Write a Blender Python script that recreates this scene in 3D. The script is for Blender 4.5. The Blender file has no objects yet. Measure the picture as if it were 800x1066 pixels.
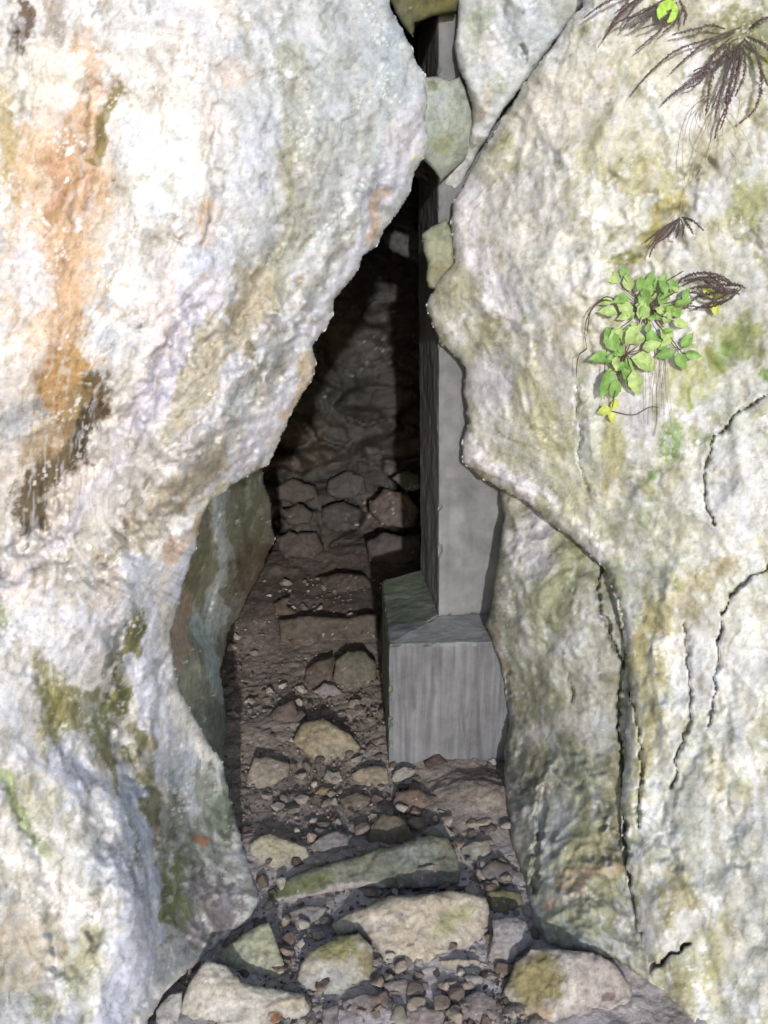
import bpy, math, random
import numpy as np
from mathutils import Vector
random.seed(7); rng = np.random.default_rng(7)
SC = bpy.context.scene; COL = SC.collection
PI = math.pi
# ------------------------------------------------------------------ camera maths
PITCH = math.radians(18.0); F = 1143.0; CX, CY = 400.0, 533.0; CAMZ = 1.5
cp, sp = math.cos(PITCH), math.sin(PITCH)
def ray(px, py):
    px = np.asarray(px, float); py = np.asarray(py, float)
    xc = (px-CX)/F; yc = -(py-CY)/F
    return np.stack([xc, cp+yc*sp, -sp+yc*cp], -1)
def P(px, py, Y):
    d = ray(px, py); t = np.asarray(Y, float)/d[..., 1]
    r = d*t[..., None]; r[..., 2] += CAMZ
    return r
# ------------------------------------------------------------------ noise
def _hash(ix, iy, iz, s=0):
    h = (ix.astype(np.int64)*374761393 + iy.astype(np.int64)*668265263 + iz.astype(np.int64)*2147483647 + s*1274126177) & 0xffffffff
    h = ((h ^ (h >> 13))*1274126177) & 0xffffffff
    h = ((h ^ (h >> 16))*2246822519) & 0xffffffff
    return (h ^ (h >> 15)) & 0xffffff
_g = np.random.default_rng(3).normal(size=(1024, 3)); _g = (_g/np.linalg.norm(_g, axis=1)[:, None]).astype(np.float32)
def perlin(p, s=0):
    fl = np.floor(p); i = fl.astype(np.int32); f = (p-fl).astype(np.float32); u = f*f*f*(f*(f*6-15)+10)
    ix, iy, iz = (i[..., 0].astype(np.uint32), i[..., 1].astype(np.uint32), i[..., 2].astype(np.uint32))
    HX = (ix*np.uint32(374761393), (ix+np.uint32(1))*np.uint32(374761393)); HY = (iy*np.uint32(668265263), (iy+np.uint32(1))*np.uint32(668265263))
    HZ = (iz*np.uint32(2246822519)+np.uint32(s*1274126177 & 0xffffffff), (iz+np.uint32(1))*np.uint32(2246822519)+np.uint32(s*1274126177 & 0xffffffff))
    fx = (f[..., 0], f[..., 0]-1); fy = (f[..., 1], f[..., 1]-1); fz = (f[..., 2], f[..., 2]-1)
    wx = (1-u[..., 0], u[..., 0]); wy = (1-u[..., 1], u[..., 1]); wz = (1-u[..., 2], u[..., 2]); out = 0
    for a in (0, 1):
        for b in (0, 1):
            hab = HX[a]+HY[b]; wab = wx[a]*wy[b]
            for c in (0, 1):
                h = hab+HZ[c]; h = (h ^ (h >> np.uint32(13)))*np.uint32(1274126177); h = (h ^ (h >> np.uint32(16))) & np.uint32(1023)
                g = _g[h]; out = out+(g[..., 0]*fx[a]+g[..., 1]*fy[b]+g[..., 2]*fz[c])*(wab*wz[c])
    return (out*1.5).astype(np.float64)
def fbm(p, o=4, s=0, g=.5):
    a = 1; r = 0; t = 0
    for k in range(o):
        r = r+a*perlin(p*(2.03**k)+k*7.3, s+k); t += a; a *= g
    return r/t
def billow(p, o=4, s=0, g=.5):
    a = 1; r = 0; t = 0
    for k in range(o):
        r = r+a*(np.abs(perlin(p*(2.03**k)+k*7.3, s+k))*2-.5); t += a; a *= g
    return r/t
def worley(p, s=0):
    """2D: returns F1, F2 and the id of the nearest cell."""
    i = np.floor(p).astype(np.int64); f1 = np.full(p.shape[:-1], 9.); f2 = f1.copy(); cid = np.zeros(p.shape[:-1], np.int64)
    for dx in (-1, 0, 1):
        for dy in (-1, 0, 1):
            cx = i[..., 0]+dx; cy = i[..., 1]+dy; h = _hash(cx, cy, cx*0, s)
            qx = cx+(h & 0xfff)/4096.; qy = cy+(h >> 12)/4096.
            d = np.hypot(qx-p[..., 0], qy-p[..., 1])
            nearer = d < f1
            f2 = np.where(nearer, f1, np.minimum(f2, d)); f1 = np.where(nearer, d, f1); cid = np.where(nearer, h, cid)
    return f1, f2, cid
def sstep(a, b, x):
    t = np.clip((x-a)/(b-a), 0, 1); return t*t*(3-2*t)
def lin(c):
    c = np.asarray(c, float)/255.
    return np.where(c <= .04045, c/12.92, ((c+.055)/1.055)**2.4)
# ------------------------------------------------------------------ helpers
def segdist(px, py, pts, closed=False):
    best = np.full(px.shape, 1e9); n = len(pts)
    for k in range(n if closed else n-1):
        ax, ay = pts[k]; bx, by = pts[(k+1) % n]
        vx, vy = bx-ax, by-ay; L = vx*vx+vy*vy+1e-9
        t = np.clip(((px-ax)*vx+(py-ay)*vy)/L, 0, 1)
        best = np.minimum(best, np.hypot(px-ax-t*vx, py-ay-t*vy))
    return best
def inside(px, py, pts):
    r = np.zeros(px.shape, bool); n = len(pts); j = n-1
    for i in range(n):
        xi, yi = pts[i]; xj, yj = pts[j]
        c = ((yi > py) != (yj > py)) & (px < (xj-xi)*(py-yi)/((yj-yi) if yj != yi else 1e-9)+xi)
        r ^= c; j = i
    return r
def sdf(px, py, pts):
    d = segdist(px, py, pts, True); return np.where(inside(px, py, pts), d, -d)
def rbf(ctrl):
    c = np.array(ctrl, float); X = c[:, :2]/300.
    def k(r): return np.sqrt(r*r+.06)
    A = k(np.linalg.norm(X[:, None]-X[None], axis=-1)); n = len(c)
    M = np.zeros((n+3, n+3)); M[:n, :n] = A-np.eye(n)*2e-3; Q = np.c_[np.ones(n), X]; M[:n, n:] = Q; M[n:, :n] = Q.T
    w = np.linalg.solve(M, np.r_[c[:, 2], 0, 0, 0])
    def f(px, py):
        q = np.stack([np.clip(px, -150, 950), np.clip(py, -150, 1150)], -1)/300.
        r = w[n]+w[n+1]*q[..., 0]+w[n+2]*q[..., 1]
        for i in range(n): r = r+w[i]*k(np.hypot(q[..., 0]-X[i, 0], q[..., 1]-X[i, 1]))
        return r
    return f
def paint(px, py, *a, **k):
    if isinstance(px, tuple): X, Y_, src = px; return paint_(X, Y_, *a, **k)[src]
    return paint_(px, py, *a, **k)
def paint_(px, py, base, patches, seed=0, warp=14, k=1.0, crust=1.0, flow=None, mott=(), dots=0, sat=.88, wb=(.972, .988, 1.038)):
    q = np.stack([px, py, px*0], -1)
    wx = px+warp*fbm(q/38., 4, seed+1)*1.6; wy = py+warp*fbm(q/38., 4, seed+2)*1.6
    n = fbm(q/15., 6, seed+3, .72)
    col = np.ones(px.shape+(3,))*lin(base)
    for rgb, sc, th, al in mott:
        mn = fbm(np.stack([px, py*.8, px*0+sc], -1)/sc, 5, seed+int(sc), .6); mm = (sstep(th, th+.13, mn)*al)[:, None]
        col = col*(1-mm)+lin(rgb)*mm
    for pt in patches:
        if pt[0] == 'e':
            _, cx, cy, rx, ry, ang, rgb, al = pt; R_ = 2.3*max(rx, ry)
            sel = (np.abs(wx-cx) < R_) & (np.abs(wy-cy) < R_)
        else:
            _, pts, w, rgb, al = pt; pa = np.array(pts, float); R_ = 2.3*w
            sel = (wx > pa[:, 0].min()-R_) & (wx < pa[:, 0].max()+R_) & (wy > pa[:, 1].min()-R_) & (wy < pa[:, 1].max()+R_)
        if not sel.any(): continue
        sx, sy = wx[sel], wy[sel]
        if pt[0] == 'e':
            a = math.radians(ang); ux = (sx-cx)*math.cos(a)+(sy-cy)*math.sin(a); uy = -(sx-cx)*math.sin(a)+(sy-cy)*math.cos(a)
            r = np.hypot(ux/rx, uy/ry)
        else: r = segdist(sx, sy, pts)/w
        m = (sstep(-.14, .32, 1-r+.95*n[sel])*al*sstep(2.2, 1.3, r))[:, None]
        col[sel] = col[sel]*(1-m)+lin(rgb)*m
    nf = fbm(q/5.5, 4, seed+6, .7); nb_ = fbm(q/26., 5, seed+8, .65); ng = fbm(q/60., 3, seed+9)
    v = 1-.26*sstep(.02, .38, nf)-.24*sstep(.05, .42, nb_)+.14*sstep(-.05, -.4, nf)
    col = col*v[..., None]
    if flow is not None:
        th = flow(px, py); L1 = px*np.cos(th)+py*np.sin(th); L2 = -px*np.sin(th)+py*np.cos(th); fm = 1
        fs = fbm(np.stack([L1/46., L2/9.+2.4*fbm(q/34., 3, seed+12), px*0], -1), 2, seed+13, .5)
        a1 = (sstep(.08, .4, fs)*.38)[..., None]; a2 = (sstep(-.06, -.4, fs)*.55)[..., None]
        col = col*(1-a1)+lin((226, 226, 234))*a1; col = col*(1-a2*(1-lin((196, 190, 170))))
    wc = sstep(.22, .4, fbm(q/9., 5, seed+10, .7))*sstep(-.1, .25, ng)*.65*crust
    col = col*(1-wc[..., None])+lin((244, 242, 238))*wc[..., None]
    if dots:
        f1, f2, cid = worley(np.stack([px, py], -1)/5.2+.25*fbm(q/7., 2, seed+61)[:, None], seed+62)
        rad = .16+.34*((cid & 255)/255.)**2; gt = sstep(.05, .3, fbm(q/42., 3, seed+63))*((cid >> 8 & 255)/255. < .75)
        dm = (sstep(rad+.07, rad-.07, f1)*gt*dots)[:, None]; col = col*(1-dm)+lin((250, 249, 244))*dm
        f1, f2, cid = worley(np.stack([px, py], -1)/11.+.3*fbm(q/9., 2, seed+64)[:, None], seed+65)
        rad = .12+.3*((cid & 255)/255.)**3; gt = ((cid >> 8 & 255)/255. < .22)
        dm = (sstep(rad+.05, rad-.05, f1)*gt*.5)[:, None]; col = col*(1-dm)+lin((196, 186, 150) if seed > 50 else (222, 214, 200))*dm
    g_ = col.mean(-1, keepdims=True); col = g_+(col-g_)*sat; col = col*np.array(wb)
    return np.clip(col, 0, .95)*k
def tag(o, label=None, cat=None, group=None, kind=None):
    if label: o['label'] = label
    if cat: o['category'] = cat
    if group: o['group'] = group
    o['kind'] = kind or 'thing'
    return o
def mesh(name, verts, faces, mat, parent=None, col=None, smooth=True):
    me = bpy.data.meshes.new(name); me.from_pydata([tuple(v) for v in np.asarray(verts).tolist()], [], faces)
    if smooth: me.polygons.foreach_set('use_smooth', [True]*len(me.polygons))
    if col is not None:
        a = me.color_attributes.new('tint', 'FLOAT_COLOR', 'POINT')
        a.data.foreach_set('color', np.c_[np.asarray(col), np.ones(len(col))].astype(np.float32).ravel())
    me.materials.append(mat); me.update()
    o = bpy.data.objects.new(name, me); COL.objects.link(o)
    if parent: o.parent = parent
    return o
def empty(name, loc, label, cat, group=None):
    o = bpy.data.objects.new(name, None); COL.objects.link(o); o.location = loc; o.empty_display_size = .05
    return tag(o, label, cat, group)
def put_under(o, root):
    o.parent = root; o.matrix_parent_inverse = root.matrix_world.inverted() if False else o.matrix_parent_inverse
    for v in o.data.vertices: v.co -= root.location
    return o
# ------------------------------------------------------------------ materials
def rock_mat(name, rough=.9, bump=.6, fine=1.0, speck=.35, contrast=.35, sat=1.0):
    m = bpy.data.materials.new(name); m.use_nodes = True; nt = m.node_tree; N = nt.nodes; L = nt.links
    b = N['Principled BSDF']; b.inputs['Roughness'].default_value = rough
    b.inputs['Specular IOR Level'].default_value = .25
    geo = N.new('ShaderNodeNewGeometry'); at = N.new('ShaderNodeAttribute'); at.attribute_name = 'tint'
    def noise(sc, det=8, r=.62, dist=0):
        n = N.new('ShaderNodeTexNoise'); n.inputs['Scale'].default_value = sc; n.inputs['Detail'].default_value = det
        n.inputs['Roughness'].default_value = r; n.inputs['Distortion'].default_value = dist
        L.new(geo.outputs['Position'], n.inputs['Vector']); return n
    def ramp(src, p0, p1, v0, v1):
        r = N.new('ShaderNodeMapRange'); r.inputs['From Min'].default_value = p0; r.inputs['From Max'].default_value = p1
        r.inputs['To Min'].default_value = v0; r.inputs['To Max'].default_value = v1; r.interpolation_type = 'SMOOTHSTEP'
        L.new(src, r.inputs['Value']); return r.outputs['Result']
    def mix(kind, fac, a, bb):
        x = N.new('ShaderNodeMix'); x.data_type = 'RGBA'; x.blend_type = kind
        for s, v in ((x.inputs[0], fac), (x.inputs[6], a), (x.inputs[7], bb)):
            if hasattr(v, 'is_output'): L.new(v, s)
            elif isinstance(v, (int, float)): s.default_value = v
            else: s.default_value = (*v, 1)
        return x.outputs[2]
    n1 = noise(30*fine, 10, .7, .3); n2 = noise(9, 6, .6, .6); n3 = noise(140*fine, 6, .75); n4 = noise(60*fine, 8, .7, 1.2)
    c = mix('MULTIPLY', 1.0, at.outputs['Color'], (1, 1, 1))
    v = ramp(n1.outputs['Fac'], .28, .72, 1-contrast, 1+contrast*.75)
    comb = N.new('ShaderNodeCombineColor')
    for k in range(3): L.new(v, comb.inputs[k])
    c = mix('MULTIPLY', 1.0, c, comb.outputs[0])
    # ochre / grey drift
    c = mix('MULTIPLY', ramp(n2.outputs['Fac'], .45, .7, 0, .55), c, (.95, .91, .80))
    c = mix('MULTIPLY', ramp(n2.outputs['Fac'], .5, .3, 0, .45), c, (.88, .91, .97))
    # dark grime in fine pits
    c = mix('MULTIPLY', ramp(n4.outputs['Fac'], .40, .27, 0, .8), c, (.42, .38, .32))
    # mossy film specks
    c = mix('MIX', ramp(n3.outputs['Fac'], .62, .76, 0, speck*.9), c, (.74, .72, .68) if speck > .2 else (.3, .28, .25))
    L.new(c, b.inputs['Base Color'])
    add = N.new('ShaderNodeMath'); add.operation = 'ADD'; L.new(n1.outputs['Fac'], add.inputs[0])
    mu = N.new('ShaderNodeMath'); mu.operation = 'MULTIPLY'; mu.inputs[1].default_value = .35; L.new(n3.outputs['Fac'], mu.inputs[0]); L.new(mu.outputs[0], add.inputs[1])
    bp = N.new('ShaderNodeBump'); bp.inputs['Strength'].default_value = bump; bp.inputs['Distance'].default_value = .012
    L.new(add.outputs[0], bp.inputs['Height']); L.new(bp.outputs[0], b.inputs['Normal'])
    return m
def plain_mat(name, rgb, rough=.7, var=.25, scale=30, bump=.2, trans=0, streak=False):
    m = bpy.data.materials.new(name); m.use_nodes = True; nt = m.node_tree; N = nt.nodes; L = nt.links
    b = N['Principled BSDF']; b.inputs['Roughness'].default_value = rough; b.inputs['Specular IOR Level'].default_value = .3
    geo = N.new('ShaderNodeNewGeometry'); n = N.new('ShaderNodeTexNoise'); n.inputs['Scale'].default_value = scale; n.inputs['Detail'].default_value = 8
    if streak:
        mp = N.new('ShaderNodeMapping'); mp.inputs['Scale'].default_value = (1, 1, .06); L.new(geo.outputs['Position'], mp.inputs[0]); L.new(mp.outputs[0], n.inputs['Vector'])
    else: L.new(geo.outputs['Position'], n.inputs['Vector'])
    r = N.new('ShaderNodeMapRange'); r.inputs['From Min'].default_value = .3; r.inputs['From Max'].default_value = .7
    r.inputs['To Min'].default_value = 1-var; r.inputs['To Max'].default_value = 1+var; L.new(n.outputs['Fac'], r.inputs['Value'])
    x = N.new('ShaderNodeMix'); x.data_type = 'RGBA'; x.blend_type = 'MULTIPLY'; x.inputs[0].default_value = 1
    if 'concrete' in name:
        n5 = N.new('ShaderNodeTexNoise'); n5.inputs['Scale'].default_value = 7; n5.inputs['Detail'].default_value = 9; n5.inputs['Roughness'].default_value = .7; L.new(geo.outputs['Position'], n5.inputs['Vector'])
        m5 = N.new('ShaderNodeMapping'); m5.inputs['Scale'].default_value = (1, 1, .09); L.new(geo.outputs['Position'], m5.inputs[0]); n6 = N.new('ShaderNodeTexNoise'); n6.inputs['Scale'].default_value = 42; n6.inputs['Detail'].default_value = 5; n6.inputs['Distortion'].default_value = .6; L.new(m5.outputs[0], n6.inputs['Vector'])
        r5 = N.new('ShaderNodeMapRange'); r5.inputs['From Min'].default_value = .3; r5.inputs['From Max'].default_value = .7; r5.inputs['To Min'].default_value = .68; r5.inputs['To Max'].default_value = 1.32; L.new(n5.outputs['Fac'], r5.inputs['Value'])
        r6 = N.new('ShaderNodeMapRange'); r6.inputs['From Min'].default_value = .38; r6.inputs['From Max'].default_value = .5; r6.inputs['To Min'].default_value = .72 if streak else .9; r6.inputs['To Max'].default_value = 1.0; L.new(n6.outputs['Fac'], r6.inputs['Value'])
        q5 = N.new('ShaderNodeMath'); q5.operation = 'MULTIPLY'; L.new(r5.outputs[0], q5.inputs[0]); L.new(r6.outputs[0], q5.inputs[1])
        q6 = N.new('ShaderNodeMath'); q6.operation = 'MULTIPLY'; L.new(q5.outputs[0], q6.inputs[0]); L.new(r.outputs['Result'], q6.inputs[1]); r = q6
    cc = N.new('ShaderNodeCombineColor')
    for k in range(3): L.new(r.outputs[0], cc.inputs[k])
    x.inputs[6].default_value = (*rgb, 1); L.new(cc.outputs[0], x.inputs[7]); L.new(x.outputs[2], b.inputs['Base Color'])
    bp = N.new('ShaderNodeBump'); bp.inputs['Strength'].default_value = bump; bp.inputs['Distance'].default_value = .004
    L.new(n.outputs['Fac'], bp.inputs['Height']); L.new(bp.outputs[0], b.inputs['Normal'])
    return m, x
LIME = rock_mat('limestone', .9, .35, 1.3, .4, .2)
DAMP = rock_mat('damp_rock', .7, .4, 1.2, .12, .25)
STONE = rock_mat('rubble_stone', .9, .55, 1.5, .2, .34)
SOIL = rock_mat('soil_and_grit', .95, .6, 2.2, .2, .35)

# ------------------------------------------------------------------ outline-bounded rock bodies
def axis(lo, hi, step, a=-14, b=814):
    v = []; x = lo
    while x < hi:
        v.append(x)
        if a <= x < b: x += step
        else:
            d = (a-x) if x < a else (x-b)
            x = min(x+max(step, d*.07+step), a) if x < a else x+max(step, d*.07+step)
    v.append(hi); return np.array(v)
def sheet(poly, surf, step, jag=0, seed=0, edge_w=10, edge_r=.03, thick=.4, inward=.25, rings=5, ext=None):
    """Front surface over the outline, wrapped round its rim and closed at the back."""
    pa = np.array(poly, float)
    xs = axis(pa[:, 0].min()-6, pa[:, 0].max()+6, step); ys = axis(pa[:, 1].min()-6, pa[:, 1].max()+6, step, -14, 1080)
    gx, gy = np.meshgrid(xs, ys)
    def S(x, y):
        d = sdf(x, y, poly)
        if jag:
            sl = np.abs(d) < 60; q = np.stack([x[sl], y[sl], x[sl]*0+seed], -1)
            d[sl] += jag*(fbm(q/34., 3, seed)*1.5+fbm(q/9., 3, seed+5)*.55)*(1-np.abs(d[sl])/60)
        return d
    d = S(gx, gy)
    stx = np.gradient(xs)[None, :]*np.ones_like(gy); sty = np.gradient(ys)[:, None]*np.ones_like(gx)
    st = np.minimum(np.maximum(stx, sty), 30)
    keep = d > -.6*st
    # snap the outermost vertices to the outline
    e = .7; gX = (S(gx+e, gy)-S(gx-e, gy))/(2*e) if jag else None
    m = keep & (d < .35*st)
    mx, my = gx[m], gy[m]; gxx = (S(mx+e, my)-S(mx-e, my))/(2*e); gyy = (S(mx, my+e)-S(mx, my-e))/(2*e)
    gn = np.maximum(gxx**2+gyy**2, .3); gx = gx.copy(); gy = gy.copy()
    lim = .9*st[m]; X1 = mx-np.clip(d[m]*gxx/gn, -lim, lim); Y1 = my-np.clip(d[m]*gyy/gn, -lim, lim)
    d2 = S(X1, Y1); X1 = X1-np.clip(d2*gxx/gn, -lim, lim)*.8; Y1 = Y1-np.clip(d2*gyy/gn, -lim, lim)*.8
    gx[m] = X1; gy[m] = Y1; d = d.copy(); d[m] = 0
    idx = -np.ones(keep.shape, int)
    k4 = keep[:-1, :-1] & keep[1:, :-1] & keep[:-1, 1:] & keep[1:, 1:]
    used = np.zeros_like(keep); used[:-1, :-1] |= k4; used[1:, :-1] |= k4; used[:-1, 1:] |= k4; used[1:, 1:] |= k4
    idx[used] = np.arange(used.sum())
    X, Y_, D = gx[used], gy[used], np.maximum(d[used], 0)
    t = np.clip(D/edge_w, 0, 1); drop = edge_r*(1-np.sqrt(1-(1-t)**2))
    V = surf(X, Y_, -drop, D)
    f = np.stack([idx[1:, :-1][k4], idx[1:, 1:][k4], idx[:-1, 1:][k4], idx[:-1, :-1][k4]], -1)
    # boundary half-edges
    he = np.concatenate([np.stack([f[:, i], f[:, (i+1) % 4]], -1) for i in range(4)])
    key = he[:, 0]*10**7+he[:, 1]; rk = he[:, 1]*10**7+he[:, 0]
    bd = he[~np.isin(key, rk)]
    bv = np.unique(bd); pos = {int(v): i for i, v in enumerate(bv)}
    bx, by = X[bv], Y_[bv]
    e = 2.0; gxx = (S(bx+e, by)-S(bx-e, by)); gyy = (S(bx, by+e)-S(bx, by-e)); gn = np.hypot(gxx, gyy)+1e-6
    base = V[bv]; r = ray(bx, by); r /= np.linalg.norm(r, axis=-1)[:, None]
    inw = (gxx/gn)[:, None]*np.array([1, 0, 0])+(-gyy/gn)[:, None]*np.array([0, sp, cp])
    allv = [V]; faces = f.tolist(); prev = bv; off = len(V)
    for k in range(1, rings+1):
        s = k/rings; q = base+(r*(1.0) if ext is None else np.array(ext))*thick*s+inw*inward*thick*(s**.8)
        q = q+(fbm(base*14+k*.9, 3, seed+3)[:, None])*inw*thick*.05*s
        allv.append(q); cur = np.arange(off, off+len(bv)); off += len(bv)
        pi = {int(v): int(prev[i]) for i, v in enumerate(bv)}
        for a, b in bd.tolist(): faces.append([pi[b], pi[a], int(cur[pos[a]]), int(cur[pos[b]])])
        prev = cur
    # close the back with a second surface
    rr_ = ray(X, Y_); rr_ /= np.linalg.norm(rr_, axis=-1)[:, None]
    inner = np.ones(len(V), bool); inner[bv] = False; mp = np.zeros(len(V), int); mp[inner] = off+np.arange(inner.sum()); mp[bv] = prev
    allv.append((V+(rr_ if ext is None else np.array(ext))*thick)[inner]); faces += mp[f[:, ::-1]].tolist()
    VV = np.concatenate(allv)
    return VV, faces, (X, Y_, np.concatenate([np.arange(len(V)), np.tile(bv, rings), np.nonzero(inner)[0]])), None
def cliff_relief(p, seed, big=.035, mid=.014, small=.006, tiny=.0025):
    calm = .25+.75*sstep(-.25, .25, fbm(p*3.7, 3, seed+71))
    h = big*fbm(p*3.2, 3, seed)+mid*billow(p*9+fbm(p*5, 2, seed+9)[..., None]*.8, 2, seed+11)*-1*(.4+.6*calm)
    h = h+calm*(small*billow(p*27, 2, seed+21)*-1+tiny*fbm(p*95, 2, seed+31, .5))
    gate = sstep(-.15, .3, fbm(p*4.5, 3, seed+41))
    f1, f2, cid = worley(np.stack([p[..., 0]*55+p[..., 1]*20, p[..., 2]*50], -1)+.5*fbm(p*30, 2, seed+42)[..., None], seed+43)
    h = h+gate*.0045*(1-np.clip(f1, 0, 1)**2)
    # bedding and broken planes: shallow tilted facets with small steps
    w1, w2, c2 = worley(np.stack([p[..., 0]*7+p[..., 2]*3, p[..., 2]*5-p[..., 0]*2], -1)+.35*fbm(p*9, 3, seed+45)[..., None], seed+46)
    h = h+.012*((c2 & 255)/255.-.5)*sstep(0, .22, w2-w1)
    return h
def crease_h(px, py, creases, seed):
    q = np.stack([px, py, px*0], -1)
    wx = px+8*fbm(q/17., 3, seed+51, .7)+1.5*fbm(q/6., 2, seed+53); wy = py+8*fbm(q/17., 3, seed+52, .7)+1.5*fbm(q/6., 2, seed+54)
    h = np.zeros(px.shape)
    wv = .35+1.3*np.clip(fbm(q/16., 2, seed+57)+.4, .0, 1); dv = np.clip(1+1.6*fbm(q/26., 2, seed+58), .1, 1.8)
    for pts, w, dep in creases:
        ww = w*wv
        r = segdist(wx, wy, pts)/ww
        if w < 3.2: h = h-max(dep, .02)*1.3*sstep(1.9, .4, r*min(1, w/1.25))
        else: r = r/1.35; h = h-dep*.75*np.exp(-r*r)*dv
    return h
def flow_left(px, py):   # veins of the left rock bend from steep to the slant of the overhang
    return np.radians(100+28*sstep(180, 480, py)*sstep(640, 520, py)*sstep(0, 180, px)+18*sstep(200, 340, px)*sstep(560, 380, py))
def flow_right(px, py):
    return np.radians(88+38*sstep(420, 120, py)*sstep(700, 500, px)-22*sstep(420, 560, py)*sstep(640, 560, px)*sstep(640, 540, py))
def flow_low(px, py): return np.radians(80+0*px)
def cliff(name, poly, ctrl, creases=(), step=1.7, seed=0, jag=3, base=(200, 200, 190), patches=(), k=1, mat=None, rel=(.045, .016, .005, .0018), flow=None, frel=.005, mott=(), dots=0, sat=.85, **kw):
    Yf = rbf(ctrl)
    def surf(px, py, h, D):
        Y = Yf(px, py); p = P(px, py, Y)
        rr = cliff_relief(p, seed, *rel)+crease_h(px, py, creases, seed)
        if flow is not None:
            th = flow(px, py); L1 = px*np.cos(th)+py*np.sin(th); L2 = -px*np.sin(th)+py*np.cos(th)
            rr = rr+frel*fbm(np.stack([L1/90., L2/13.+1.2*fbm(p*6, 2, seed+14), px*0], -1), 3, seed+15)
        return P(px, py, Y-h-rr)
    V, f, cx, cy = sheet(poly, surf, step, jag, seed, **kw)
    col = paint(cx, cy, base, patches, seed, k=k, flow=flow, mott=mott, dots=dots, sat=sat)
    o = mesh(name, V, f, mat or LIME, col=col)
    o['_y'] = 0; del o['_y']
    return o, Yf

# ================================================================== LEFT CLIFF
left_poly = [(-700, -900), (392, -900), (400, -200), (402, -20), (407, 8), (420, 30), (430, 48), (433, 62), (444, 78), (446, 100), (444, 125), (446, 150), (441, 164), (432, 182), (426, 200),
    (414, 222), (402, 240), (393, 257), (379, 267), (373, 280), (361, 298), (350, 312), (348, 330), (337, 346), (327, 360), (330, 378), (325, 396), (313, 415), (300, 437), (290, 460), (279, 484),
    (262, 493), (240, 507), (222, 520), (214, 534), (207, 552), (205, 571), (196, 590), (187, 630), (179, 657), (180, 690), (190, 722), (202, 745), (216, 768), (231, 792), (238, 822), (246, 855), (254, 885),
    (264, 908), (270, 936), (262, 962), (226, 986), (196, 1010), (170, 1036), (154, 1064), (150, 1085), (140, 1300), (-700, 1300)]
left_ctrl = [(-100, -100, 1.80), (0, 0, 1.78), (200, 0, 1.82), (400, 0, 2.02), (440, 110, 2.02), (-50, 250, 1.68), (100, 200, 1.72), (230, 230, 1.74), (330, 200, 1.84), (425, 170, 2.0), (385, 250, 1.96),
    (0, 430, 1.68), (90, 470, 1.78), (60, 530, 1.80), (150, 400, 1.68), (200, 480, 1.70), (240, 400, 1.70), (325, 370, 1.88), (270, 490, 1.86), (215, 540, 1.86), (120, 590, 1.74), (0, 640, 1.66), (170, 640, 1.88),
    (100, 700, 1.72), (40, 760, 1.62), (130, 740, 1.83), (185, 760, 1.98), (110, 850, 1.66), (140, 850, 1.72), (165, 850, 1.86), (215, 820, 2.06), (205, 870, 1.98), (244, 880, 2.07), (0, 900, 1.50), (90, 950, 1.52), (155, 940, 1.60), (178, 940, 1.76), (225, 940, 1.88), (262, 930, 1.94), (200, 1000, 1.70), (0, 1060, 1.36), (155, 1060, 1.50)]
left_creases = [
    ([(0, 600), (45, 560), (85, 505), (125, 455), (165, 395), (200, 330)], 12, .045),
    ([(60, 640), (110, 600), (170, 560), (215, 530)], 7, .012),
    ([(225, 70), (228, 120), (222, 170), (226, 215), (210, 262), (180, 245)], 5, .014),
    ([(255, 35), (275, 70), (285, 110), (275, 150)], 4, .008),
    ([(160, 250), (155, 300), (150, 340), (110, 370)], 6, .014),
    ([(120, 660), (135, 700), (128, 760), (145, 820)], 9, .03),
    ([(40, 700), (60, 760), (95, 820), (110, 900), (100, 980)], 9, .018),
    ([(0, 800), (30, 850), (55, 930), (60, 1010)], 8, .016),
    ([(20, 0), (22, 70), (30, 110)], 7, .02), ([(100, 90), (95, 160), (80, 230)], 7, .014),
    ([(232, 415), (180, 470), (125, 545)], 10, .03), ([(262, 470), (205, 520), (150, 560), (100, 600)], 10, .025), ([(290, 250), (250, 330), (205, 390)], 11, .025), ([(300, 330), (260, 400), (215, 450), (160, 520)], 13, -.03), ([(60, 610), (120, 560), (180, 545)], 10, .012),
    ([(380, 200), (330, 280), (280, 360), (215, 440), (150, 490)], 16, -.03), ([(150, 310), (120, 420), (90, 500)], 16, -.02),
    ([(90, 560), (120, 600), (130, 650)], 12, -.02), ([(150, 690), (165, 760)], 10, -.016)]
OR = (218, 178, 136)
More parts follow.
